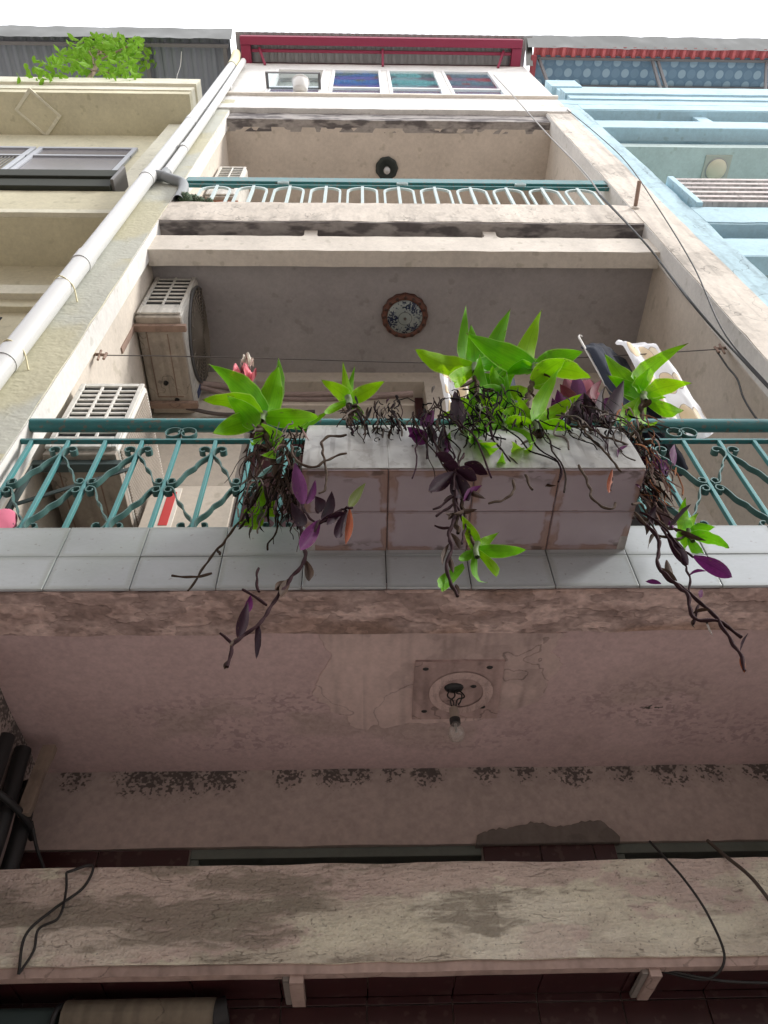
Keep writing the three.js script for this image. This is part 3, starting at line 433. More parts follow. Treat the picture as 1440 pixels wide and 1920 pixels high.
{
  const r = thing('arch_railing', 'teal topped railing with pale arched bars on the upper balcony', 'railing');
  mesh('top_rail', box(-1.30, 1.84, 7.63, 7.74, -0.06, -0.01, 0.006), M.teal, r); mesh('lower_rail', box(-1.30, 1.84, 7.575, 7.592, -0.045, -0.02, 0.002), M.teal, r); mesh('bottom_rail', box(-1.30, 1.84, 7.13, 7.145, -0.045, -0.02, 0.002), M.teal, r);
  const bg = box(-0.011, 0.011, 7.08, 7.575, -0.042, -0.022, 0.002), p = []; for (let i = 0; i <= 12; i++) { const a = Math.PI * i / 12; p.push([-0.105 * Math.cos(a), 7.46 + 0.085 * Math.sin(a)]); } const ag = ribbon([[-0.105, 7.08], [-0.105, 7.4], ...p, [0.105, 7.4], [0.105, 7.08]], 0.016, -0.040, -0.024);
  for (let k = -1; k < 11; k++) { const x = -1.058 + 0.2655 * (k) ; if (k >= 0) mesh('bar', bg, M.railPale, r).position.x = x; if (k >= 0 && x < 1.8) mesh('arch', ag, M.railPale, r).position.x = x; }
  for (const x of [-0.58, 0.3, 1.18]) { const p2 = []; for (let i = 0; i <= 20; i++) { const a = i / 20 * 6.2; p2.push([x + 0.04 * Math.cos(a), 7.612 + 0.016 * Math.sin(a)]); } mesh('ring_ornament', ribbon(p2, 0.006, -0.04, -0.008), M.railPale, r); }
}
// ---------- tiled planter ----------
{
  const p = thing('planter_box', 'tiled concrete planter box jutting out from the balcony edge', 'planter', [0.328, 3.448, 0]); const X0 = -0.505, X1 = 0.505;
  const prof = []; for (let i = 0; i <= 12; i++) { const t = i / 12; prof.push([0.312 - 0.05 * t * t - 0.025 * t ** 5, 0.006 + 0.355 * t]); }   // (z, y)
  mesh('box_floor', box(X0 + 0.004, X1 - 0.004, 0.008, 0.03, 0.002, 0.305), M.grout, p);
  mesh('box_back', box(X0 + 0.004, X1 - 0.004, 0.12, 0.36, 0.004, 0.03), M.mortar, p);
  for (const s of [-1, 1]) { const sh = new THREE.Shape(); sh.moveTo(0.004, 0); for (const [z, y] of prof) sh.lineTo(z - 0.004, y); sh.lineTo(0.004, 0.36); const g = new THREE.ExtrudeGeometry(sh, { depth: 0.022, bevelEnabled: true, bevelSize: 0.003, bevelThickness: 0.003, bevelSegments: 2 }); g.rotateY(-Math.PI / 2); g.translate(s > 0 ? X1 - 0.003 : X0 + 0.025, 0, 0); mesh('side', boxUV(g), mat([0.5, 0.47, 0.46], 0.5, { tex: tRough }), p); }
  const sh = new THREE.Shape(); prof.forEach(([z, y], i) => i ? sh.lineTo(z, y) : sh.moveTo(z, y)); [...prof].reverse().forEach(([z, y]) => sh.lineTo(z - 0.012, y));
  for (let k = 0; k < 4; k++) {
    const g = new THREE.ExtrudeGeometry(sh, { depth: 0.2495, bevelEnabled: true, bevelSize: 0.0015, bevelThickness: 0.0015, bevelSegments: 1 }); g.rotateY(-Math.PI / 2); g.scale(-1, 1, 1); { const ix = g.index; if (!ix) { const a = g.attributes.position; for (let i = 0; i < a.count; i += 3) { const x = a.getX(i), y = a.getY(i), z = a.getZ(i); a.setXYZ(i, a.getX(i + 2), a.getY(i + 2), a.getZ(i + 2)); a.setXYZ(i + 2, x, y, z); } } } g.computeVertexNormals(); boxUV(g); const uv = g.attributes.uv; for (let i = 0; i < uv.count; i++) uv.setXY(i, uv.getX(i) / 0.254, uv.getY(i) / 0.36);
    g.translate(X0 + 0.0015 + 0.2525 * k, 0, 0); mesh('front_tile', g, M.dirtyShadedTiles[k % 3], p);
    mesh('front_mortar', (() => { const q = g.clone(); return q.scale(1, 1, 1).translate(0.001, 0, -0.006); })(), M.grout, p);
    for (let r = 0; r < 2; r++) { const g2 = new RoundedBoxGeometry(0.2505, 0.010, 0.1535, 1, 0.002); boxUV(g2); const u2 = g2.attributes.uv; for (let i = 0; i < u2.count; i++) u2.setXY(i, u2.getX(i) / 0.254 + 0.5, u2.getY(i) / 0.155 + 0.5); const t = mesh('underside_tile', g2, M.stain[(k + r * 2) % 4], p); t.position.set(X0 + 0.126 + 0.2525 * k, 0.003 + rr(-0.0006, 0.0006), 0.077 + 0.1552 * r); if (!r) t.scale.z = -1; }
  }
  const soil = (() => { const g = new THREE.PlaneGeometry(0.96, 0.22, 60, 14); g.rotateX(-Math.PI / 2); const a = g.attributes.position; for (let i = 0; i < a.count; i++) a.setY(i, 0.05 * fbm(a.getX(i) * 12 + 9, a.getZ(i) * 12, 4, 2)); g.computeVertexNormals(); g.translate(0, 0.29, 0.125); return g; })(); mesh('soil', soil, mat([0.035, 0.026, 0.02], 0.98), p);
}
// ---------- air conditioner units ----------
const acW = mat([0.80, 0.785, 0.74], 0.5, { tex: tRough }), acD = mat([0.50, 0.44, 0.38], 0.7, { tex: tRough }), rust = mat([0.36, 0.25, 0.20], 0.85, { tex: tRough }), dk = mat([0.012, 0.012, 0.013], 0.8);
function acUnit(label, x0, x1, y0, y1, z0, z1, cols, rows, fan, ribs) {
  const a = thing('air_conditioner', label, 'air conditioner', [(x0 + x1) / 2, y0, (z0 + z1) / 2], 'outdoor air conditioner units'), w = x1 - x0, h = y1 - y0, d = z1 - z0, X = w / 2, Z = d / 2;
  mesh('casing', box(-X, X - 0.004, 0.03, h, -Z, Z - 0.012, 0.022), acW, a); mesh('base_tray', box(-X + 0.003, X - 0.008, 0, 0.032, -Z + 0.004, Z - 0.016, 0.006), acD, a);
  const g0 = -X + 0.03, g1 = X - 0.035, gy0 = h * 0.2, gy1 = h - 0.035; mesh('slot_recess', box(g0, g1, gy0, gy1, Z - 0.014, Z - 0.0105, 0.001), dk, a);
  const bars = [box(-X + 0.006, g0, 0.035, h - 0.008, Z - 0.014, Z), box(g1, X - 0.012, 0.035, h - 0.008, Z - 0.014, Z), box(g0, g1, gy1, h - 0.008, Z - 0.014, Z - 0.0005), box(g0, g1, 0.035, gy0, Z - 0.014, Z - 0.0005)];
  for (let c = 1; c < cols; c++) { const x = mix(g0, g1, c / cols); bars.push(box(x - 0.007, x + 0.007, gy0, gy1, Z - 0.012, Z - 0.001)); } for (let k = 1; k < rows; k++) { const y = mix(gy0, gy1, k / rows); bars.push(box(g0, g1, y - 0.008, y + 0.008, Z - 0.012, Z - 0.002)); }
  mesh('slot_grille', bars, acW, a);
  if (fan) {
    const R = Math.min(h, d) * 0.45, f = new THREE.Group(); f.name = 'fan_guard'; f.position.set(X - 0.004, h * 0.52, 0.02); a.add(f);
    const disc = new THREE.CylinderGeometry(R, R, 0.012, 40); disc.rotateZ(Math.PI / 2); mesh('fan_opening', disc, mat([0.10, 0.085, 0.07], 0.8), f);
    const rg = []; for (let q = 1; q <= 14; q++) { const t = new THREE.TorusGeometry(R * q / 14, 0.0028, 4, 44); t.rotateY(Math.PI / 2); t.translate(0.03 * Math.sqrt(Math.max(0, 1 - (q / 14.5) ** 4)), 0, 0); rg.push(t); } for (let q = 0; q < 10; q++) { const an = q / 10 * Math.PI; rg.push(rod([0.022, -R * Math.cos(an), -R * Math.sin(an)], [0.022, R * Math.cos(an), R * Math.sin(an)], 0.003, 5)); } mesh('guard_wires', rg, mat([0.24, 0.205, 0.165], 0.6), f);
    const rim = new THREE.TorusGeometry(R, 0.009, 6, 48); rim.rotateY(Math.PI / 2); rim.translate(0.008, 0, 0); mesh('guard_rim', rim, mat([0.10, 0.10, 0.10], 0.6), f); mesh('badge', box(X - 0.006, X + 0.002, h * 0.16, h * 0.3, -Z + 0.04, -Z + 0.09), mat([0.05, 0.07, 0.16], 0.4), a);
  }
  if (ribs) { mesh('fin_panel', box(X - 0.006, X - 0.002, 0.05, h - 0.04, -Z + 0.03, Z - 0.03), mat([0.30, 0.26, 0.22], 0.75, { tex: tRough }), a); const rb = []; for (let k = 0; k < 46; k++) { const z = mix(-Z + 0.035, Z - 0.035, k / 45); rb.push(box(X - 0.004, X + 0.003, 0.05, h - 0.04, z - 0.0016, z + 0.0016, 0.0005)); } mesh('fins', rb, acD, a); }
  // pressed underside: seams, drain spigot
  mesh('base_seam', [box(-X + 0.05, X - 0.06, -0.004, 0.002, -Z + 0.12, -Z + 0.128), box(-X + 0.05, -X + 0.056, -0.004, 0.002, -Z + 0.13, Z - 0.1), box(X - 0.1, X - 0.094, -0.004, 0.002, -Z + 0.13, Z - 0.12)], rust, a);
  for (const [q, z] of [[-0.02, -Z + 0.22], [0.03, -Z + 0.10]]) { const c = cyl(q, -0.014, 0.004, z, 0.013, 0.016, 14); mesh('drain_spigot', c, dk, a); }
  return a;
}
acUnit('upright white air conditioner on rusty brackets high on the balcony wall, round fan guard', -1.315, -1.045, 5.84, 6.6, -0.93, -0.27, 2, 10, true, false);
acUnit('larger cream air conditioner behind the scrolled railing, ribbed fin side', -1.29, -0.985, 4.215, 4.785, -0.86, -0.134, 3, 11, false, true);
acUnit('small white air conditioner behind the arched railing', -1.31, -1.05, 8.3, 9.2, -0.9, -0.3, 2, 12, false, false);
for (const [lab, y, z0, z1, xe] of [['rusty wall brackets under the upright air conditioner', 5.84, -0.85, -0.34, -1.02], ['steel wall brackets under the cream air conditioner', 4.215, -0.75, -0.19, -0.97], ['orange steel wall brackets under the small air conditioner', 8.3, -0.8, -0.36, -1.03]]) {
  const b = thing('wall_bracket', lab, 'bracket'); const m = y > 8 ? mat([0.36, 0.13, 0.06], 0.75, { tex: tRough }) : y < 5 ? mat([0.05, 0.075, 0.075], 0.6) : rust;
  for (const z of [z0, z1]) { mesh('arm', box(-1.325, xe, y - 0.04, y - 0.006, z - 0.02, z + 0.02, 0.003), m, b); mesh('upright', box(-1.325, -1.315, y - 0.32, y - 0.04, z - 0.018, z + 0.018, 0.002), m, b); if (y < 5 || y > 8) mesh('brace', bar([-1.315, y - 0.28, z], [xe + 0.04, y - 0.04, z], 0.02, 0.006), m, b); }
}
tag(mesh('insulated_pipe', [tube([[-1.06, 6.1, -0.86], [-0.9, 6.14, -0.9], [-0.55, 6.06, -0.915], [-0.2, 6.05, -0.91], [0.1, 6.045, -0.915], [0.33, 6.06, -0.91]], 0.024, 30, 8), tube([[-1.06, 6.06, -0.86], [-0.8, 6.03, -0.91], [-0.4, 6.0, -0.918], [-0.1, 6.01, -0.918], [0.1, 6.03, -0.92]], 0.015, 30, 7)], mat([0.42, 0.32, 0.30], 0.85, { tex: tRough })), 'wrapped pinkish refrigerant pipes along the back wall above the doorway', 'pipe');
tag(mesh('dark_pipe', tube([[-1.1, 5.83, -0.88], [-0.9, 5.82, -0.92], [-0.6, 5.84, -0.925], [-0.3, 5.86, -0.925]], 0.013, 20, 7), mat([0.1, 0.08, 0.075], 0.7)), 'thin dark pipe along the back wall below the wrapped pipes', 'pipe');
{ // price tag on the board behind the railing
  const c = thing('cardboard_panel', 'cream board leaning behind the scrolled railing with a red stripe sticker', 'board', [-0.8, 3.56, -0.24]); mesh('panel', box(-0.16, 0.22, 0, 0.92, -0.28, -0.26), mat([0.70, 0.62, 0.53], 0.8, { tex: tPlaster }), c);
  const s = mesh('sticker', box(-0.095, -0.02, 0.6, 0.9, -0.262, -0.257, 0.001), mat([0.78, 0.72, 0.64], 0.5), c); mesh('stripe', box(-0.078, -0.038, 0.63, 0.87, -0.258, -0.2555, 0.001), mat([0.62, 0.05, 0.045], 0.5), s);
}
// ---------- lamps ----------
{
  const tx = paint(512, 512, [-0.16, 0.16, -0.16, 0.16], (x, z) => {
    const r = Math.hypot(x, z), a = Math.atan2(z, x); let c = mix3([0.30, 0.345, 0.335], [0.34, 0.38, 0.37], fbm(x * 30, z * 30, 3, 2));
    if (Math.abs(r - 0.044) < 0.0022) c = [0.12, 0.13, 0.13];
    for (const a0 of [0.9, 3.3, 5.3]) { let d = ((a - a0 + 9.42478) % 6.28318) - 3.14159; const rc = 0.088 + 0.012 * Math.sin(d * 7); const k = fbm(x * 130, z * 130, 2, 4) - Math.abs(d) * 0.34 - Math.abs(r - rc) * 9; if (k > 0.24) c = [0.012, 0.022, 0.06]; }
    return c;
  }, false);
  const l = thing('ceiling_lamp', 'round glass ceiling lamp with blue flower print and brown wooden rim', 'lamp', [0.28, 6.42, -0.52]);
  const lathe = (pts, n = 48) => new THREE.LatheGeometry(pts.map(p => new THREE.Vector2(...p)), n);
  const g = lathe([[0, -0.062], [0.03, -0.061], [0.07, -0.055], [0.1, -0.045], [0.122, -0.03]]); { const p = g.attributes.position, uv = g.attributes.uv; for (let i = 0; i < p.count; i++) uv.setXY(i, p.getX(i), p.getZ(i)); } mesh('glass_dish', g, mat([1, 1, 1], 0.25, { tex: tx, clearcoat: 0.3 }), l);
  const rm = lathe([[0.114, -0.028], [0.12, -0.042], [0.138, -0.043], [0.15, -0.03], [0.153, 0], [0.1, 0]], 64); { const p = rm.attributes.position; for (let i = 0; i < p.count; i++) { const a = Math.atan2(p.getZ(i), p.getX(i)), r = Math.hypot(p.getX(i), p.getZ(i)), k = 1 + 0.022 * Math.cos(a * 16) * step(0.125, 0.15, r); p.setX(i, p.getX(i) * k); p.setZ(i, p.getZ(i) * k); } rm.computeVertexNormals(); } mesh('wood_rim', rm, mat([0.15, 0.06, 0.04], 0.5), l);
  const bos = []; for (let k = 0; k < 16; k++) { const a = k / 16 * 6.2832; const s = new THREE.SphereGeometry(0.013, 8, 5); s.scale(1, 0.4, 1); s.translate(0.134 * Math.cos(a), -0.041, 0.134 * Math.sin(a)); bos.push(s); } mesh('rim_bosses', bos, mat([0.06, 0.03, 0.022], 0.5), l); mesh('finial', cyl(0, -0.075, -0.06, 0, 0.006, 0.011, 14), mat([0.12, 0.1, 0.09], 0.4), l);
  const u = thing('ceiling_lamp', 'dark round lamp base with a bare bulb on the upper balcony ceiling', 'lamp', [0.25, 9.85, -0.465]);
  const b = lathe([[0, -0.01], [0.05, -0.012], [0.075, -0.03], [0.1, -0.035], [0.112, -0.02], [0.108, 0], [0, 0]], 32); { const p = b.attributes.position; for (let i = 0; i < p.count; i++) { const a = Math.atan2(p.getZ(i), p.getX(i)), k = 1 + 0.03 * Math.cos(a * 9); p.setX(i, p.getX(i) * k); p.setZ(i, p.getZ(i) * k); } b.computeVertexNormals(); } mesh('base', b, mat([0.022, 0.03, 0.028], 0.6), u);
  mesh('socket', cyl(0, -0.07, -0.012, 0, 0.02, 0.022), mat([0.2, 0.19, 0.18], 0.6), u); const bl = new THREE.SphereGeometry(0.034, 20, 14); bl.scale(1, 1.15, 1); bl.translate(0, -0.1, 0); mesh('bulb', bl, mat([0.45, 0.45, 0.45], 0.15), u);
  // bare bulb on its wires under the lowest balcony
  const w = thing('hanging_bulb', 'bare glass bulb hanging by twisted wires from a rough ceiling patch', 'lamp', [0.3, 3.29, -0.465]);
  const pt = mesh('mortar_patch', pbox(-0.13, 0.165, -0.014, 0.002, -0.165, 0.135, 0.003, 0.02), mat([0.56, 0.41, 0.39], 0.95, { tex: tRough, bump: 0.004 }), w);
  const ring = new THREE.RingGeometry(0.075, 0.108, 40, 2); ring.rotateX(Math.PI / 2); { const p = ring.attributes.position; for (let i = 0; i < p.count; i++) p.setY(i, -0.0175 - 0.003 * vn(p.getX(i) * 40, p.getZ(i) * 40, 3)); ring.computeVertexNormals(); } ring.translate(0.03, 0, -0.02); mesh('old_lamp_ring', ring, mat([0.66, 0.50, 0.475], 0.95, { tex: tRough }), pt);
  for (const [x, z] of [[-0.095, 0.1], [0.115, 0.105], [-0.09, -0.12], [0.11, -0.1], [0.07, 0.01]]) { const s = new THREE.SphereGeometry(0.009, 8, 6); s.scale(1.2, 0.6, 0.9); s.translate(x, -0.014, z); mesh('plug_hole', s, M.black, pt); }
  mesh('rose', (() => { const s = new THREE.SphereGeometry(0.028, 14, 8); s.scale(1.2, 0.55, 0.9); s.translate(0.004, -0.014, 0.005); return s; })(), M.black, w);
  for (const P of [[[0, -0.01, 0], [0.004, -0.05, 0.004], [-0.012, -0.07, 0.006], [-0.006, -0.1, 0]], [[0.006, -0.01, 0], [0.03, -0.04, 0.006], [0.034, -0.06, 0.01], [0.012, -0.066, 0.008], [0.002, -0.1, 0.002]], [[0.004, -0.01, 0.002], [0.012, -0.045, 0.012], [0.026, -0.05, 0.012], [0.02, -0.075, 0.006], [0.012, -0.085, 0.004]], [[-0.004, -0.01, 0], [-0.02, -0.05, 0.004], [-0.004, -0.075, 0.01], [-0.004, -0.1, 0]]]) mesh('wire', tube(P, 0.0026, 24, 5), M.wire, w);
  mesh('socket', [cyl(-0.004, -0.142, -0.098, 0, 0.0165, 0.015, 18), cyl(-0.004, -0.098, -0.09, 0, 0.015, 0.007, 18)], mat([0.30, 0.25, 0.21], 0.6), w); mesh('collar', cyl(-0.004, -0.158, -0.14, 0, 0.017, 0.018, 18), M.black, w);
  const bb = new THREE.LatheGeometry([[0.0001, -0.222], [0.011, -0.2205], [0.02, -0.215], [0.0265, -0.204], [0.0275, -0.193], [0.025, -0.18], [0.018, -0.167], [0.014, -0.157]].map(p => new THREE.Vector2(...p)), 28); bb.translate(-0.004, 0, 0); mesh('glass_bulb', bb, mat([0.85, 0.83, 0.8], 0.05, { transmission: 0.85, thickness: 0 }), w); mesh('filament_stem', cyl(-0.004, -0.19, -0.157, 0, 0.0035, 0.005, 8), mat([0.3, 0.3, 0.3], 0.4), w);
}
// ---------- drain pipes, stub, cables ----------
{
  const p = thing('drain_pipe', 'thick white plastic drain pipe with a yellowed elbow running up the left pillar', 'pipe');
  mesh('pipe', tube([[-1.515, 0.2, 0.055], [-1.515, 4, 0.055], [-1.525, 7, 0.055], [-1.535, 10, 0.06], [-1.545, 12.2, 0.08]], 0.05, 40, 20), M.pvc, p);
  mesh('elbow', tube([[-1.545, 12.15, 0.08], [-1.55, 12.5, 0.095], [-1.56, 12.75, 0.13]], 0.056, 10, 18), M.pvcYellow, p);
  for (const y of [4.6, 5.75, 7.4, 9.2]) mesh('coupling', cyl(-1.515 - (y - 4) * 0.0035, y, y + 0.12, 0.055, 0.0545, 0.0545, 22), M.pvc, p);
  for (const y of [4.72, 5.45]) mesh('strap', tube([[-1.575, y + 0.02, 0.0], [-1.572, y, 0.06], [-1.525, y - 0.01, 0.113], [-1.468, y - 0.02, 0.07], [-1.44, y - 0.08, 0.004]], 0.004, 20, 6), M.pvcYellow, p);
  const q = thing('drain_pipe', 'thinner white plastic drain pipe ending in a grey elbow at the upper balcony', 'pipe');
  mesh('pipe', tube([[-1.425, 7.62, 0.045], [-1.43, 9, 0.045], [-1.44, 10.9, 0.06], [-1.46, 12.6, 0.075]], 0.034, 24, 16), M.pvc, q); for (const y of [8.3, 9.7, 11]) mesh('coupling', cyl(-1.428 - (y - 8) * 0.004, y, y + 0.09, 0.047, 0.038, 0.038, 18), M.pvc, q);
  mesh('grey_elbow', tube([[-1.43, 7.64, 0.045], [-1.425, 7.53, 0.045], [-1.36, 7.49, 0.035], [-1.29, 7.46, 0.02], [-1.262, 7.36, 0.01], [-1.255, 7.11, 0.0]], 0.036, 24, 14), M.pvcGrey, q); mesh('branch', tube([[-1.5, 7.55, 0.05], [-1.42, 7.53, 0.046]], 0.036, 4, 14), M.pvcGrey, q);
  const s = thing('pipe_stub', 'short rusty pipe stub poking out of the right pillar', 'pipe', [1.875, 7.02, 0]); mesh('tube', rod([0, 0, -0.04], [0.0, 0.03, 0.17], 0.014, 12), rust, s); mesh('plaster_collar', (() => { const g = new THREE.SphereGeometry(0.03, 10, 8); g.scale(1, 1, 0.5); return g; })(), M.creamRough, s);
  const cab = (label, pts, r, m = M.wire) => tag(mesh('cable', tube(pts, r, pts.length * 8, 5), m), label, 'cable');
  cab('pale thin cable dropping across the top windows to the right pillar', [[1.60, 12.2, 0.02], [1.6, 10.75, 0.05], [1.645, 8.94, 0.04], [1.68, 7.66, 0.045], [1.67, 7.1, 0.03]], 0.006, mat([0.35, 0.34, 0.33], 0.6));
  cab('bundle of black cables crossing the inner side of the right pillar', [[1.67, 7.3, 0.03], [1.675, 6.86, 0.04], [1.688, 6.1, 0.045], [1.672, 5.36, 0.04], [1.68, 4.87, 0.04], [1.70, 4.44, 0.045], [1.72, 3.9, 0.05]], 0.006);
  cab('second black cable twisting along the black bundle', [[1.66, 7.2, 0.035], [1.672, 6.5, 0.05], [1.682, 6.08, 0.052], [1.69, 5.7, 0.035], [1.667, 5.1, 0.05], [1.69, 4.6, 0.04], [1.71, 3.9, 0.055]], 0.005);
  cab('thin dark cable along the seam of the cream and blue pillars', [[2.07, 10.2, 0.02], [2.11, 9.1, 0.025], [2.115, 8.2, 0.025], [2.0, 7.0, 0.035], [1.87, 5.85, 0.03], [1.70, 4.9, 0.045], [1.70, 4.4, 0.05]], 0.004);
  cab('black cable looped over the concrete canopy', [[-0.905, 2.8, -0.73], [-0.835, 2.826, -0.74], [-0.84, 2.76, -0.735], [-0.91, 2.69, -0.73], [-0.965, 2.62, -0.728], [-0.955, 2.52, -0.74]], 0.0045);
  cab('second loop of black cable on the concrete canopy', [[-0.905, 2.8, -0.73], [-0.89, 2.745, -0.732], [-0.885, 2.66, -0.72], [-0.935, 2.635, -0.73], [-0.932, 2.58, -0.735], [-0.955, 2.52, -0.74]], 0.004);
  cab('black cable hanging slanted over the canopy right of the bracket', [[0.93, 2.9, -0.78], [0.945, 2.826, -0.74], [0.97, 2.73, -0.70], [1.0, 2.62, -0.69], [1.02, 2.52, -0.73], [0.98, 2.49, -0.78], [0.85, 2.52, -0.8]], 0.004);
  cab('thicker brown cable slanting down the canopy beside the black one', [[1.12, 2.9, -0.78], [1.14, 2.826, -0.74], [1.17, 2.73, -0.69], [1.2, 2.6, -0.66], [1.26, 2.45, -0.62]], 0.006, mat([0.06, 0.045, 0.035], 0.6));
  cab('dark cable sagging under the canopy', [[0.86, 2.52, -0.79], [1.0, 2.485, -0.78], [1.15, 2.475, -0.78], [1.4, 2.47, -0.77]], 0.004);
  const k = thing('cable_bundle', 'thick black pipes and cables tied in the corner under the lowest balcony', 'cable', [0, 0, 0]);
  for (const P of [[[-1.17, 3.22, -0.7], [-1.15, 2.9, -0.72], [-1.15, 2.3, -0.74]], [[-1.19, 3.2, -0.6], [-1.18, 2.9, -0.62], [-1.17, 2.3, -0.64]], [[-1.15, 3.15, -0.8], [-1.12, 2.95, -0.8], [-1.11, 2.6, -0.8], [-1.12, 2.2, -0.8]]]) mesh('pipe', tube(P, 0.028, 16, 12), M.black, k); mesh('tie', tube([[-1.2, 3.02, -0.58], [-1.13, 3.0, -0.66], [-1.09, 2.985, -0.77], [-1.1, 2.98, -0.85]], 0.012, 14, 8), M.black, k); mesh('loose_cable', tube([[-1.09, 3.0, -0.78], [-1.06, 2.93, -0.82], [-1.02, 2.86, -0.85], [-1.0, 2.78, -0.85]], 0.006, 14, 6), M.black, k);
  const st = thing('wooden_stake', 'pale worn wooden stake beside the black pipes in the corner', 'stake', [-1.09, 2.98, -0.72]); mesh('stake', pbox(-0.02, 0.02, 0.01, 0.26, -0.014, 0.014, 0.012, 0.03), mat([0.30, 0.235, 0.19], 0.9, { tex: tRough }), st);
  const ra = thing('rolled_awning', 'rolled cream awning with a dark end under the canopy', 'awning', [0, 2.452, -0.9]); { const g = new THREE.CylinderGeometry(0.045, 0.045, 0.42, 24, 10); g.rotateZ(Math.PI / 2); const p = g.attributes.position; for (let i = 0; i < p.count; i++) { const q = 1 + 0.12 * (fbm(p.getX(i) * 9, Math.atan2(p.getY(i), p.getZ(i)) * 2, 3, 2) - 0.5); p.setY(i, p.getY(i) * q); p.setZ(i, p.getZ(i) * q); } g.computeVertexNormals(); g.translate(-0.63, 0, 0.03); mesh('roll', boxUV(g), mat([0.22, 0.185, 0.14], 0.9, { tex: tRough }), ra); mesh('end_cap', rod([-0.425, 0, 0.03], [-0.385, 0.012, 0.03], 0.04, 16), M.black, ra); mesh('fold', box(-1.19, -0.86, -0.04, 0.03, -0.03, 0.05, 0.02), mat([0.03, 0.05, 0.05], 0.8), ra); mesh('tie', tube([[-0.85, 0.18, -0.02], [-0.85, 0.06, 0.0], [-0.852, 0, 0.085], [-0.86, -0.06, 0.06]], 0.008, 12, 6), M.black, ra); }
}
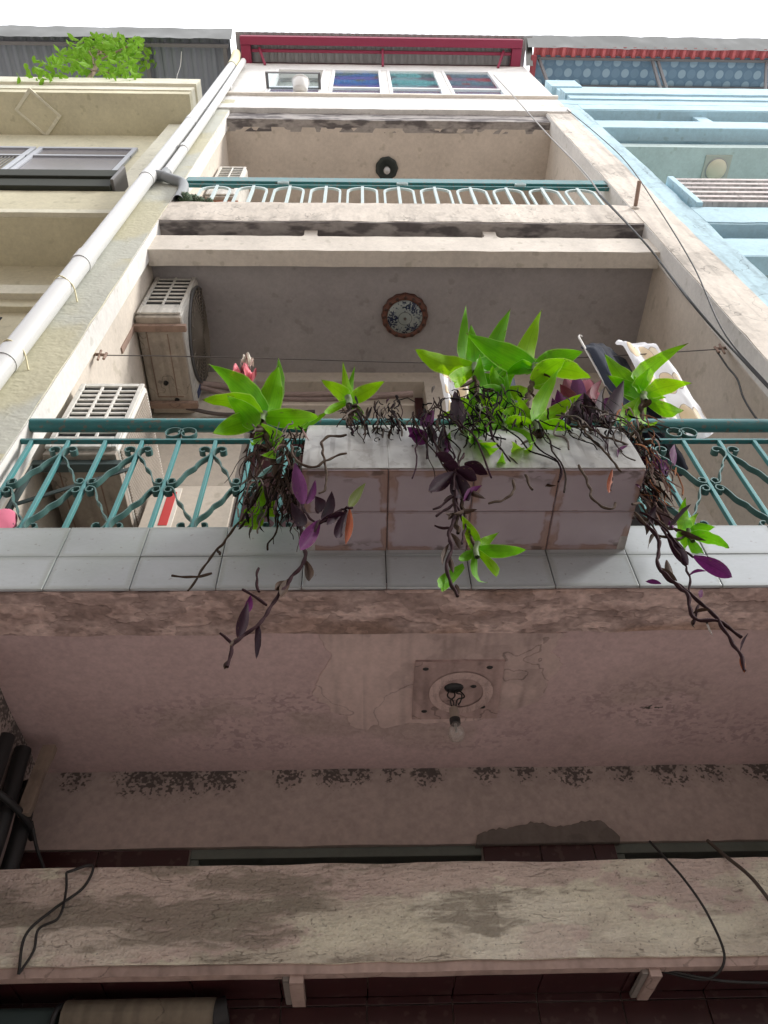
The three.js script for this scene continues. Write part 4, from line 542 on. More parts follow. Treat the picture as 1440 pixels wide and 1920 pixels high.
// ---------- washing line ----------
{
  const l = thing('washing_line', 'thin washing line strung between wall hooks across the balcony', 'clothesline');
  mesh('line', tube([[-1.31, 5.11, -0.16], [-0.9, 5.1, -0.16], [-0.3, 5.06, -0.155], [0.4, 5.02, -0.15], [1.1, 5.08, -0.15], [1.85, 5.17, -0.145]], 0.0028, 50, 5), mat([0.1, 0.09, 0.085], 0.7), l);
  for (const [x, y, z, s] of [[-1.31, 5.11, -0.16, 1], [1.845, 5.17, -0.145, -1]]) { mesh('hook', [rod([x - s * 0.02, y + 0.01, z], [x + s * 0.05, y, z], 0.008, 8), rod([x + s * 0.045, y + 0.02, z], [x + s * 0.045, y - 0.04, z], 0.007, 8), rod([x + s * 0.01, y + 0.05, z], [x + s * 0.02, y - 0.05, z], 0.006, 8)], rust, l); }
  mesh('loose_end', tube([[1.80, 5.16, -0.15], [1.8, 5.0, -0.16], [1.79, 4.86, -0.15], [1.76, 4.7, -0.16], [1.745, 4.5, -0.16], [1.75, 4.3, -0.15], [1.72, 4.1, -0.15]], 0.005, 40, 5), M.wire, l);
  const cloth = (name, label, cat, x0, x1, yt, yb, z, m, f = 3, a = 0.03) => {   // a folded piece of fabric over the line
    const g = new THREE.PlaneGeometry(1, 1, 40, 30), p = g.attributes.position;
    for (let i = 0; i < p.count; i++) { const u = p.getX(i) + 0.5, v = p.getY(i) + 0.5, fl = a * (1.15 - 0.5 * v) * Math.sin(u * Math.PI * 2 * f + 2.2 * vn(u * 3, v * 2, 6)) + 0.09 * (1.1 - v) * (fbm(u * 2.8 + x0 * 3, v * 3.4, 4, 8) - 0.5), nar = mix(1, 0.78, v ** 3) * (0.95 + 0.12 * (fbm(v * 3 + x0 * 9, 0.5, 2, 3) - 0.5)); p.setXYZ(i, mix(x0, x1, 0.5 + (u - 0.5) * nar) + 0.02 * (fbm(v * 4, u * 3, 2, 4) - 0.5), mix(yb, yt, v) + 0.03 * Math.sin(u * 5 + x0) * (1 - v) - 0.12 * (u - 0.5) ** 2 * v + 0.05 * (fbm(u * 3 + x0 * 5, 2, 3, 5) - 0.5) * v, z + fl - 0.05 * step(0.85, 1, v)); }
    g.computeVertexNormals(); const o = mesh('cloth', g, m); o.name = name; return tag(o, label, cat, null);
  };
  const cl = (c, t) => mat(c, 0.95, { side: THREE.DoubleSide, sheen: 0.3, tex: t });
  const tTowel = paint(256, 256, [0, 1, 0, 1], (u, v) => { const X = (u * 2.2) % 1, Y = (v * 3.2) % 1, r = Math.hypot(X - 0.45, (Y - 0.5) * 0.9), r2 = Math.hypot(X - 0.85, (Y - 0.45) * 0.9); let c = [0.80, 0.80, 0.82]; if (r < 0.27) c = [0.72, 0.58, 0.40]; else if (r < 0.285 || Math.abs(r2 - 0.2) < 0.012) c = [0.35, 0.28, 0.25]; else if (r2 < 0.2) c = [0.76, 0.66, 0.5]; return c; }, false);
  delete tTowel.rect;
  const tw = cl([1, 1, 1], tTowel);
  cloth('pink_cloth', 'small pink and white cloth pegged on the washing line', 'cloth', -0.63, -0.5, 5.02, 4.86, -0.16, cl([0.75, 0.24, 0.28]), 2, 0.03);
  cloth('white_cloth', 'white scrap of cloth above the pink one on the washing line', 'cloth', -0.59, -0.53, 5.11, 5.0, -0.15, cl([0.75, 0.7, 0.62]), 2, 0.02);
  cloth('garment', 'white and cream garment hanging behind the tall green rosettes', 'clothing', 0.36, 0.5, 5.08, 4.4, -0.16, tw, 1.2, 0.03);
  cloth('garment', 'pale pink garment hanging beside the white and cream one', 'clothing', 0.43, 0.58, 5.02, 4.35, -0.2, cl([0.66, 0.45, 0.42]), 1.3, 0.03);
  cloth('garment', 'navy garment hanging behind the clump of rosettes', 'clothing', 0.53, 0.74, 5.0, 4.35, -0.14, cl([0.02, 0.024, 0.04]), 1.5, 0.03);
  cloth('garment', 'dark navy trousers hanging on the washing line', 'clothing', 1.1, 1.25, 5.22, 4.25, -0.12, cl([0.009, 0.014, 0.03]), 0.5, 0.05);
  cloth('garment', 'black shirt folded over the washing line behind the navy trousers', 'clothing', 1.15, 1.36, 5.33, 4.2, -0.16, cl([0.008, 0.01, 0.02]), 0.6, 0.05);
  cloth('towel', 'white towel with cream circles hanging beside the black shirt', 'towel', 1.3, 1.5, 5.33, 4.35, -0.13, tw, 1.1, 0.022);
  cloth('garment', 'dusky pink garment hanging behind the purple leaves', 'clothing', 0.98, 1.12, 4.95, 4.3, -0.17, cl([0.36, 0.12, 0.15]), 1.4, 0.03);
  tag(mesh('clothes_hanger', [rod([1.115, 5.27, -0.13], [1.115, 4.7, -0.11], 0.006, 8), tube([[1.115, 5.27, -0.13], [1.125, 5.29, -0.13], [1.135, 5.27, -0.13]], 0.005, 10, 6)], mat([0.6, 0.58, 0.54], 0.5)), 'upright white plastic hanger bar beside the navy trousers', 'hanger');
  const bk = thing('bucket', 'white cylindrical bucket on the sill of the open window', 'bucket', [-0.66, 10.96, 0.02]); const lg = new THREE.LatheGeometry([[0.0001, 0], [0.075, 0], [0.088, 0.13], [0.094, 0.13], [0.094, 0.145], [0.086, 0.145]].map(p => new THREE.Vector2(...p)), 28); mesh('pail', lg, M.frameWhite, bk); const lt = new THREE.TorusGeometry(0.092, 0.006, 6, 28); lt.rotateX(Math.PI / 2); lt.translate(0, 0.138, 0); mesh('rim', lt, M.frameWhite, bk); bk.rotation.x = 0.45; bk.position.z = 0.03;
}
const ROSETTES = [["large glossy green rosette leaning out left of the planter",[[-0.226,3.518,0.1],[-0.266,3.58,0.2],[-0.337,3.859,0.24]],[[-0.337,3.859,0.24,-0.539,4.119,0.3,0.0679],[-0.337,3.859,0.24,-0.539,3.91,0.28,0.0558],[-0.337,3.859,0.24,-0.499,3.79,0.22,0.0522],[-0.349,3.798,0.24,-0.449,3.908,0.29,0.0523],[-0.337,3.859,0.24,-0.318,4.341,0.2,0.0484],[-0.33,3.873,0.24,-0.302,4.075,0.29,0.0629],[-0.337,3.859,0.24,-0.133,3.806,0.27,0.0486],[-0.337,3.859,0.24,-0.189,3.868,0.19,0.0458],[-0.338,3.798,0.24,-0.288,3.529,0.3,0.0467],[-0.337,3.859,0.24,-0.351,3.655,0.27,0.0342]]],
["small green rosette above the bare left end of the planter",[[-0.036,3.624,0.25],[-0.045,3.932,0.26]],[[-0.045,3.932,0.26,-0.143,4.028,0.29,0.0383],[-0.045,3.932,0.26,-0.07,4.187,0.26,0.0296],[-0.045,3.932,0.26,-0.031,4.213,0.24,0.0256],[-0.045,3.932,0.26,0.07,4.01,0.29,0.0382],[-0.045,3.932,0.26,-0.128,3.813,0.28,0.0197],[-0.045,3.932,0.26,-0.011,3.743,0.29,0.0229],[-0.124,3.85,0.26,-0.207,3.74,0.26,0.0138]]],
["tall rosette with a long leaf reaching left over the washing",[[0.386,3.668,0.22],[0.4,3.921,0.25],[0.413,4.157,0.27]],[[0.413,4.157,0.27,0.187,4.185,0.32,0.0588],[0.413,4.157,0.27,0.425,4.675,0.25,0.0421],[0.413,4.157,0.27,0.425,4.406,0.32,0.0539],[0.413,4.157,0.27,0.595,4.56,0.29,0.0618],[0.413,4.157,0.27,0.295,3.929,0.32,0.0452],[0.413,4.157,0.27,0.583,4.312,0.24,0.0403],[0.413,4.157,0.27,0.542,4.484,0.22,0.0375]]],
["tall rosette with broad upright leaves in the middle of the planter",[[0.502,3.638,0.22],[0.549,3.852,0.27],[0.627,4.12,0.29]],[[0.627,4.12,0.29,0.403,4.29,0.33,0.0704],[0.627,4.12,0.29,0.7,4.535,0.29,0.0649],[0.627,4.12,0.29,0.798,4.169,0.33,0.0603],[0.627,4.12,0.29,0.807,4.0,0.32,0.0515],[0.599,4.016,0.29,0.708,4.038,0.37,0.0535],[0.627,4.12,0.29,0.665,4.015,0.25,0.0405],[0.627,4.12,0.29,0.531,4.192,0.23,0.0421],[0.627,4.12,0.29,0.578,4.312,0.24,0.0397]]],
["low rosette of pointed leaves before the middle stalks",[[0.492,3.493,0.24],[0.555,3.685,0.31]],[[0.555,3.685,0.31,0.65,3.981,0.33,0.0412],[0.555,3.685,0.31,0.704,3.837,0.33,0.0341],[0.555,3.685,0.31,0.645,3.611,0.35,0.0287],[0.555,3.685,0.31,0.644,3.835,0.28,0.0279],[0.555,3.685,0.31,0.52,3.846,0.31,0.032],[0.555,3.685,0.31,0.483,3.473,0.35,0.0193]]],
["dim rosette inside the clump behind the purple stems",[[0.388,3.667,0.2],[0.401,3.885,0.25]],[[0.401,3.885,0.25,0.426,4.152,0.29,0.0543],[0.401,3.885,0.25,0.284,3.734,0.3,0.0392],[0.401,3.885,0.25,0.319,3.976,0.25,0.0374],[0.401,3.885,0.25,0.495,3.924,0.28,0.0412],[0.401,3.885,0.25,0.473,3.734,0.3,0.0393],[0.401,3.885,0.25,0.501,4.249,0.2,0.0394],[0.401,3.885,0.25,0.269,3.917,0.21,0.0324],[0.401,3.885,0.25,0.319,3.532,0.33,0.0407],[0.401,3.885,0.25,0.244,3.577,0.32,0.0342],[0.401,3.885,0.25,0.349,3.461,0.34,0.0299]]],
["crowded dark rosette low in the thick of the clump",[[0.455,3.608,0.22],[0.458,3.734,0.28]],[[0.458,3.734,0.28,0.403,3.871,0.31,0.0439],[0.458,3.734,0.28,0.454,3.961,0.28,0.0407],[0.458,3.734,0.28,0.548,3.871,0.3,0.0401],[0.458,3.734,0.28,0.543,3.701,0.32,0.035],[0.458,3.734,0.28,0.349,3.653,0.33,0.0414],[0.458,3.734,0.28,0.37,3.459,0.36,0.0394],[0.458,3.734,0.28,0.454,3.445,0.36,0.036],[0.458,3.734,0.28,0.518,4.054,0.25,0.0412],[0.458,3.734,0.28,0.337,3.835,0.3,0.0396],[0.458,3.734,0.28,0.283,3.515,0.36,0.0368],[0.458,3.734,0.28,0.519,3.502,0.35,0.0332],[0.458,3.734,0.28,0.394,3.404,0.36,0.0322]]],
["shaded rosette between the two tall ones",[[0.457,3.667,0.2],[0.509,4.052,0.24]],[[0.509,4.052,0.24,0.431,4.135,0.26,0.0436],[0.509,4.052,0.24,0.526,4.366,0.22,0.0455],[0.509,4.052,0.24,0.604,4.281,0.24,0.045],[0.509,4.052,0.24,0.594,3.961,0.28,0.0382],[0.509,4.052,0.24,0.394,3.924,0.28,0.0415],[0.509,4.052,0.24,0.486,3.75,0.29,0.0396],[0.509,4.052,0.24,0.465,4.119,0.29,0.0401]]],
["green rosette rising at the right end of the planter",[[0.867,3.606,0.2],[0.958,3.863,0.2],[1.013,4.031,0.22]],[[1.013,4.031,0.22,0.937,4.299,0.25,0.0526],[1.013,4.031,0.22,0.929,4.188,0.22,0.0482],[1.013,4.031,0.22,1.22,4.379,0.25,0.0667],[1.013,4.031,0.22,1.193,4.092,0.25,0.0498],[1.013,4.031,0.22,1.091,3.846,0.27,0.0356],[1.013,4.031,0.22,0.947,3.727,0.28,0.0381],[1.013,4.031,0.22,0.85,3.783,0.27,0.0422],[1.013,4.031,0.22,1.04,4.129,0.28,0.047],[1.013,4.031,0.22,1.009,4.159,0.17,0.0389],[1.013,4.031,0.22,1.119,4.119,0.17,0.0347]]],
["small rosette drooping against the grey tiles under the left clump",[[-0.27,3.663,0.12],[-0.319,3.526,0.09]],[[-0.319,3.526,0.09,-0.335,3.659,0.11,0.0301],[-0.319,3.526,0.09,-0.378,3.511,0.11,0.0219],[-0.319,3.526,0.09,-0.344,3.41,0.12,0.0278],[-0.319,3.526,0.09,-0.267,3.517,0.09,0.0218],[-0.319,3.526,0.09,-0.287,3.613,0.07,0.0223],[-0.319,3.526,0.09,-0.382,3.44,0.11,0.0181]]],
["small rosette dangling below the middle of the planter",[[0.245,3.133,0.33],[0.256,3.369,0.33],[0.282,3.058,0.34]],[[0.282,3.058,0.34,0.258,3.168,0.36,0.0267],[0.282,3.058,0.34,0.401,3.018,0.37,0.0253],[0.246,2.998,0.34,0.162,2.87,0.37,0.0236],[0.282,3.058,0.34,0.327,2.922,0.36,0.0165],[0.282,3.058,0.34,0.274,2.883,0.36,0.0137],[0.282,3.058,0.34,0.343,3.138,0.32,0.0205],[0.282,3.058,0.34,0.232,3.014,0.34,0.017],[0.282,3.058,0.34,0.275,3.142,0.34,0.0193]]],
["small rosette dangling beside the right end of the planter",[[0.892,3.36,0.17],[0.837,3.411,0.16],[0.96,3.327,0.16]],[[0.96,3.327,0.16,0.971,3.453,0.18,0.0347],[0.96,3.327,0.16,1.016,3.435,0.15,0.0275],[0.96,3.327,0.16,1.032,3.344,0.18,0.0271],[0.96,3.327,0.16,1.047,3.245,0.19,0.0293],[0.96,3.327,0.16,0.957,3.216,0.18,0.0228],[0.96,3.327,0.16,0.888,3.282,0.18,0.0202],[0.96,3.327,0.16,0.926,3.262,0.16,0.0199]]]];
const PURPLE = [["purple trailing stem with a bright magenta leaf at the right end of the planter",[[[0.821,3.386,0.2],[0.865,3.323,0.2],[0.889,3.228,0.2],[0.911,3.182,0.2]],[[0.862,3.311,0.2],[0.875,3.118,0.2],[0.853,3.046,0.2]]],[[0.913,3.187,0.2,0.967,3.068,0.23,0.0339,1],[0.874,3.107,0.2,0.922,3.115,0.21,0.0114,1],[0.87,3.286,0.2,0.873,3.127,0.22,0.026,0],[0.842,3.323,0.2,0.871,3.398,0.22,0.0186,0],[0.885,3.31,0.2,0.973,3.398,0.22,0.0216,0],[0.839,3.287,0.2,0.784,3.194,0.22,0.0183,2],[0.834,3.172,0.2,0.815,3.066,0.21,0.0161,2],[0.789,3.077,0.2,0.739,3.066,0.22,0.0113,1],[0.896,3.31,0.2,0.897,3.347,0.2,0.0123,1]]],
["long bare vine hanging from the right end of the planter",[[[0.794,3.335,0.22],[0.826,3.251,0.22],[0.791,3.107,0.22],[0.833,3.029,0.22],[0.873,2.948,0.22],[0.883,2.867,0.22],[0.891,2.811,0.22],[0.882,2.763,0.22]],[[0.791,3.107,0.22],[0.824,3.011,0.23],[0.816,2.921,0.23],[0.883,2.921,0.22],[0.916,2.867,0.22]],[[0.849,2.977,0.22],[0.814,2.912,0.22]]],[[0.895,2.821,0.22,0.933,2.873,0.23,0.0114,0],[0.826,2.949,0.22,0.867,2.95,0.23,0.0107,2],[0.853,2.93,0.22,0.842,2.859,0.23,0.0106,2],[0.822,2.93,0.22,0.813,2.898,0.22,0.0093,2],[0.862,3.005,0.22,0.879,3.035,0.22,0.0109,1],[0.894,2.811,0.22,0.88,2.757,0.22,0.0101,3],[0.797,3.117,0.22,0.818,3.055,0.23,0.0128,2]]],
["long vine with a few purple leaves hanging off the left end of the planter",[[[-0.18,3.337,0.28],[-0.16,3.171,0.3],[-0.146,3.066,0.3],[-0.177,2.997,0.3],[-0.21,2.923,0.3],[-0.234,2.854,0.3],[-0.271,2.805,0.3],[-0.289,2.776,0.3],[-0.295,2.719,0.3]],[[-0.227,2.906,0.3],[-0.268,2.942,0.3],[-0.29,2.96,0.3]],[[-0.289,2.781,0.3],[-0.324,2.818,0.3]],[[-0.249,2.951,0.3],[-0.258,2.988,0.3],[-0.259,3.036,0.3]]],[[-0.28,2.8,0.3,-0.27,2.908,0.31,0.0204,0],[-0.271,2.88,0.3,-0.266,2.931,0.31,0.0149,1],[-0.243,2.845,0.3,-0.231,2.731,0.31,0.0184,0],[-0.275,2.805,0.3,-0.295,2.769,0.31,0.0096,2],[-0.297,2.735,0.3,-0.299,2.712,0.3,0.0081,2],[-0.177,2.997,0.3,-0.196,2.922,0.31,0.0183,2],[-0.146,3.066,0.3,-0.13,2.977,0.31,0.0188,2],[-0.183,2.988,0.3,-0.211,2.949,0.31,0.0156,2]]],
["purple leaved stems spilling over the left end of the planter",[[[-0.187,3.465,0.3],[-0.153,3.224,0.33],[-0.111,3.166,0.34],[-0.057,3.222,0.34]],[[-0.111,3.177,0.34],[-0.142,3.093,0.33]],[[-0.057,3.222,0.34],[-0.026,3.229,0.34]]],[[-0.161,3.259,0.33,-0.196,3.46,0.33,0.0316,1],[-0.151,3.259,0.33,-0.133,3.372,0.33,0.0187,1],[-0.111,3.177,0.34,-0.155,3.045,0.35,0.0306,1],[-0.036,3.229,0.34,0.009,3.329,0.35,0.0213,4],[-0.043,3.222,0.34,-0.065,3.089,0.35,0.0226,0],[-0.035,3.222,0.34,-0.043,3.064,0.35,0.017,3],[-0.113,3.211,0.34,-0.129,3.268,0.35,0.031,0],[-0.104,3.177,0.34,-0.084,3.292,0.35,0.0278,0],[-0.153,3.168,0.33,-0.195,3.271,0.33,0.0278,0],[-0.057,3.222,0.34,-0.093,3.143,0.35,0.0184,0],[-0.111,3.166,0.34,-0.042,3.198,0.35,0.0166,0]]],
["short purple shoots at the left of the dense clump",[[[0.188,3.476,0.33],[0.195,3.591,0.33],[0.187,3.668,0.33]],[[0.193,3.562,0.33],[0.158,3.653,0.33]]],[[0.186,3.653,0.33,0.227,3.739,0.34,0.0315,1],[0.193,3.562,0.33,0.137,3.637,0.34,0.0354,1],[0.197,3.616,0.33,0.138,3.582,0.34,0.0229,1],[0.217,3.562,0.33,0.202,3.684,0.33,0.0225,0],[0.239,3.532,0.33,0.254,3.669,0.33,0.0255,0],[0.303,3.653,0.33,0.307,3.864,0.34,0.0365,0],[0.245,3.504,0.33,0.254,3.606,0.33,0.0189,1]]],
["dark purple star of leaves hanging over the planter front",[[[0.298,3.489,0.34],[0.264,3.392,0.35],[0.247,3.291,0.35]]],[[0.258,3.379,0.35,0.177,3.273,0.36,0.033,0],[0.264,3.392,0.35,0.316,3.327,0.36,0.0332,0],[0.255,3.379,0.35,0.283,3.23,0.36,0.03,0],[0.272,3.392,0.35,0.229,3.419,0.35,0.0302,0],[0.263,3.379,0.35,0.259,3.241,0.36,0.027,0],[0.29,3.419,0.35,0.352,3.366,0.35,0.0305,0],[0.259,3.419,0.35,0.21,3.474,0.35,0.0305,0],[0.271,3.243,0.35,0.33,3.315,0.35,0.02,1],[0.252,3.196,0.35,0.303,3.208,0.35,0.0112,2]]],
["thin dead vine hanging below the middle of the planter",[[[0.254,3.355,0.34],[0.248,3.203,0.345],[0.22,3.115,0.345],[0.222,3.052,0.345],[0.204,2.993,0.345],[0.219,2.886,0.345]],[[0.246,3.249,0.345],[0.264,3.147,0.345],[0.248,3.073,0.345]],[[0.246,3.273,0.345],[0.215,3.244,0.34],[0.187,3.221,0.34]],[[0.227,3.136,0.345],[0.186,3.153,0.34]],[[0.242,3.238,0.345],[0.193,3.191,0.34]]],[[0.216,3.073,0.345,0.192,2.982,0.355,0.0107,2],[0.225,3.115,0.345,0.239,3.041,0.355,0.0122,2],[0.219,2.927,0.345,0.218,2.883,0.345,0.0113,2],[0.213,3.032,0.345,0.217,2.965,0.345,0.0105,2]]],
["bushy purple shoots at the right of the clump",[[[0.699,3.521,0.26],[0.724,3.701,0.26],[0.749,3.922,0.25]],[[0.699,3.521,0.26],[0.789,3.766,0.26],[0.808,3.905,0.26]],[[0.724,3.564,0.27],[0.796,3.717,0.27],[0.826,3.8,0.27]],[[0.686,3.608,0.26],[0.68,3.816,0.25],[0.699,3.922,0.25]]],[[0.749,3.922,0.25,0.788,4.149,0.26,0.0444,1],[0.736,3.904,0.25,0.715,4.074,0.25,0.0441,5],[0.808,3.905,0.26,0.862,4.07,0.27,0.0367,5],[0.818,3.783,0.27,0.929,4.033,0.29,0.0441,0],[0.783,3.8,0.26,0.777,3.98,0.27,0.0427,0],[0.804,3.75,0.27,0.852,4.0,0.28,0.035,0],[0.695,3.886,0.25,0.692,4.017,0.26,0.0402,1],[0.702,3.8,0.26,0.754,3.961,0.27,0.0355,0],[0.748,3.766,0.26,0.72,3.888,0.27,0.0387,0],[0.668,3.766,0.26,0.745,3.869,0.26,0.0352,0],[0.787,3.886,0.25,0.875,3.978,0.25,0.0366,1],[0.739,3.995,0.24,0.753,4.154,0.24,0.0341,5],[0.792,3.766,0.26,0.873,3.869,0.26,0.0317,0],[0.755,3.868,0.25,0.827,4.055,0.25,0.0327,5],[0.662,3.816,0.25,0.667,3.977,0.25,0.0322,1]]],
["purple shoots hanging beside the planter corner and the railing",[[[0.935,3.831,0.22],[0.908,3.622,0.23],[0.928,3.52,0.23],[0.979,3.592,0.23]],[[0.838,3.608,0.26],[0.741,3.463,0.3],[0.695,3.33,0.32]],[[0.899,3.592,0.23],[0.821,3.424,0.25]]],[[0.979,3.586,0.23,1.013,3.691,0.24,0.0252,1],[0.933,3.563,0.23,0.933,3.638,0.24,0.0283,1],[0.932,3.534,0.23,0.968,3.622,0.23,0.0231,1],[0.747,3.49,0.31,0.768,3.638,0.31,0.0238,0],[0.766,3.504,0.31,0.815,3.577,0.31,0.0192,1],[0.819,3.424,0.26,0.839,3.52,0.27,0.0189,1],[0.899,3.592,0.23,0.865,3.622,0.23,0.0235,0],[0.804,3.548,0.3,0.78,3.449,0.31,0.0195,0],[0.727,3.434,0.32,0.682,3.304,0.33,0.0124,3]]]];
const TWIGS = [["straight bare twig slanting down across the grey tiles on the left",[[[-0.312,3.665,0.14],[-0.373,3.492,0.1],[-0.449,3.362,0.06],[-0.501,3.217,0.05]],[[-0.441,3.28,0.06],[-0.496,3.266,0.06],[-0.556,3.271,0.06]],[[-0.44,3.387,0.06],[-0.43,3.362,0.06]]]],
["crooked bare root hanging down the planter front",[[[0.631,3.449,0.325],[0.63,3.394,0.33],[0.635,3.322,0.335],[0.625,3.285,0.335],[0.643,3.249,0.335],[0.667,3.225,0.335],[0.686,3.254,0.335]]]],
["pale looped runner along the left end of the planter",[[[-0.216,3.563,0.32],[-0.185,3.454,0.33],[-0.138,3.433,0.33],[-0.101,3.471,0.33],[-0.047,3.504,0.33]],[[-0.049,3.622,0.32],[-0.116,3.585,0.33],[-0.116,3.504,0.33],[-0.104,3.422,0.33],[-0.103,3.332,0.33],[-0.12,3.307,0.33]]]],
["thin dark root curling below the planter clump",[[[0.425,3.368,0.33],[0.422,3.322,0.33],[0.387,3.281,0.33],[0.341,3.259,0.33]],[[0.464,3.394,0.33],[0.465,3.355,0.33],[0.472,3.322,0.33]]]],
["brown runner arching over the right end of the planter",[[[0.634,3.801,0.3],[0.679,3.701,0.32],[0.696,3.568,0.335],[0.728,3.468,0.335],[0.744,3.407,0.33]],[[0.635,3.685,0.31],[0.698,3.669,0.32],[0.744,3.591,0.33],[0.833,3.592,0.3]]]],
["bare stem crossing the tiles beside the planter corner",[[[0.762,3.32,0.28],[0.825,3.386,0.22],[0.874,3.384,0.14],[0.904,3.382,0.1]],[[0.776,3.322,0.25],[0.839,3.287,0.2],[0.905,3.286,0.18],[0.941,3.315,0.17]]]]];
// ---------- plants ----------
const UPN = V(0.05, 0.87, -0.45).normalize();
function leafGeo(b, t, w, { bend = 0.1, fold = 0.25, roll = 0, wave = 0.04, base = 0.12, n = 9, droop = 0 } = {}) {
  const A = V(...b), B = V(...t), ax = B.clone().sub(A), len = ax.length(); ax.normalize();
  const nn = UPN.clone().addScaledVector(ax, -UPN.dot(ax)); if (nn.length() < 0.05) nn.set(0, 0, 1); nn.normalize().applyAxisAngle(ax, roll); const sd = ax.clone().cross(nn).normalize(), pos = [], uv = [], idx = [], m = 4, ph = rr(0, 6);
  for (let i = 0; i <= n; i++) {
    const s = i / n, c = A.clone().addScaledVector(ax, len * s).addScaledVector(nn, len * (bend * 4 * s * (1 - s) - droop * s * s)), hw = 0.5 * w * Math.pow(Math.max(0, Math.sin(Math.PI * (base + (1 - base) * Math.pow(s, 0.92)))), 0.92);
    for (let j = 0; j <= m; j++) { const q = j / m * 2 - 1, p = c.clone().addScaledVector(sd, q * hw).addScaledVector(nn, hw * fold * Math.abs(q) + wave * w * q * (Math.sin(s * 9 + ph + (q > 0 ? 1 : 0)) + 0.5 * Math.sin(s * 23 + 2 * ph))); pos.push(p.x, p.y, p.z); uv.push(j / m, s); }
  }
  for (let i = 0; i < n; i++) for (let j = 0; j < m; j++) { const a = i * (m + 1) + j; idx.push(a, a + 1, a + m + 1, a + 1, a + m + 2, a + m + 1); }
  const g = new THREE.BufferGeometry(); g.setAttribute('position', new THREE.Float32BufferAttribute(pos, 3)); g.setAttribute('uv', new THREE.Float32BufferAttribute(uv, 2)); g.setIndex(idx); g.computeVertexNormals(); return g;
}
const leafTex = (A, B, E) => paint(64, 256, [0, 1, 0, 1], (u, v) => { const d = Math.abs(u - 0.5) * 2, st = 0.5 + 0.5 * Math.cos(d * 34), mid = step(0.09, 0.02, d), n = fbm(u * 8, v * 16, 3, 4); let c = mix3(A, B, 0.45 * st + 0.9 * (n - 0.3)); c = mix3(c, [A[0] * 0.7, A[1] * 0.7, A[2] * 0.7], mid * 0.5); c = mix3(c, [0.16, 0.11, 0.05], step(0.7, 0.78, fbm(u * 9, v * 14, 4, 41)) * 0.5 + step(0.965, 0.995, v + 0.02 * n) * 0.8); return mix3(c, E, step(0.88, 0.98, d) * 0.9); }, false);
const lm = (A, B, E, tr = 0.5) => { const t = leafTex(A, B, E); delete t.rect; return mat([1, 1, 1], 0.6, { tex: t, side: THREE.DoubleSide, transmission: tr, thickness: 0, specularIntensity: 0.2 }); };
const greens = [lm([0.20, 0.52, 0.004], [0.27, 0.62, 0.008], [0.5, 0.75, 0.14], 0.68), lm([0.13, 0.42, 0.006], [0.19, 0.52, 0.010], [0.42, 0.7, 0.14], 0.66), lm([0.27, 0.58, 0.004], [0.34, 0.66, 0.008], [0.55, 0.78, 0.14], 0.68)];
const tones = [lm([0.020, 0.005, 0.012], [0.034, 0.009, 0.022], [0.06, 0.018, 0.035], 0.4), lm([0.10, 0.012, 0.09], [0.16, 0.022, 0.135], [0.2, 0.05, 0.16], 0.5), lm([0.045, 0.026, 0.018], [0.08, 0.05, 0.036], [0.1, 0.065, 0.045], 0.25), lm([0.30, 0.06, 0.025], [0.38, 0.13, 0.06], [0.4, 0.2, 0.1], 0.4), lm([0.10, 0.12, 0.03], [0.13, 0.16, 0.04], [0.2, 0.2, 0.1], 0.4), lm([0.16, 0.025, 0.05], [0.22, 0.045, 0.07], [0.26, 0.08, 0.1], 0.45)];
const stemGreen = mat([0.12, 0.17, 0.07], 0.7), stemBrown = mat([0.085, 0.06, 0.045], 0.9, { specularIntensity: 0.2, tex: tRough, bump: 0.002 }), stemPurple = mat([0.03, 0.014, 0.017], 0.8, { specularIntensity: 0.2 }), twigM = mat([0.09, 0.066, 0.052], 0.9, { specularIntensity: 0.2, tex: tRough });
function knobby(pts, r, jit = 0.004) {     // a stalk with swollen joints
  const c = new THREE.CatmullRomCurve3(pts.map(p => V(...p)), false, 'centripetal'), L = c.getLength(), n = Math.max(4, Math.round(L / 0.02)), P = []; for (let i = 0; i <= n; i++) { const p = c.getPointAt(i / n); if (i && i < n) p.add(V(rr(-jit, jit), rr(-jit, jit), rr(-jit, jit))); P.push(p); }
  const cc = new THREE.CatmullRomCurve3(P, false, 'centripetal'), seg = n * 3, g = new THREE.TubeGeometry(cc, seg, r, 6), a = g.attributes.position; const f = Math.max(0.7, rr(0.8, 1.2));
  for (let i = 0; i < a.count; i++) { const s = Math.floor(i / 7) / seg, q = cc.getPointAt(clamp(s)), k = (0.8 + 0.4 * Math.abs(Math.sin(s * L * 70 * f))) * mix(1, 0.75, s); a.setXYZ(i, q.x + (a.getX(i) - q.x) * k, q.y + (a.getY(i) - q.y) * k, q.z + (a.getZ(i) - q.z) * k); } g.computeVertexNormals(); return g;
}
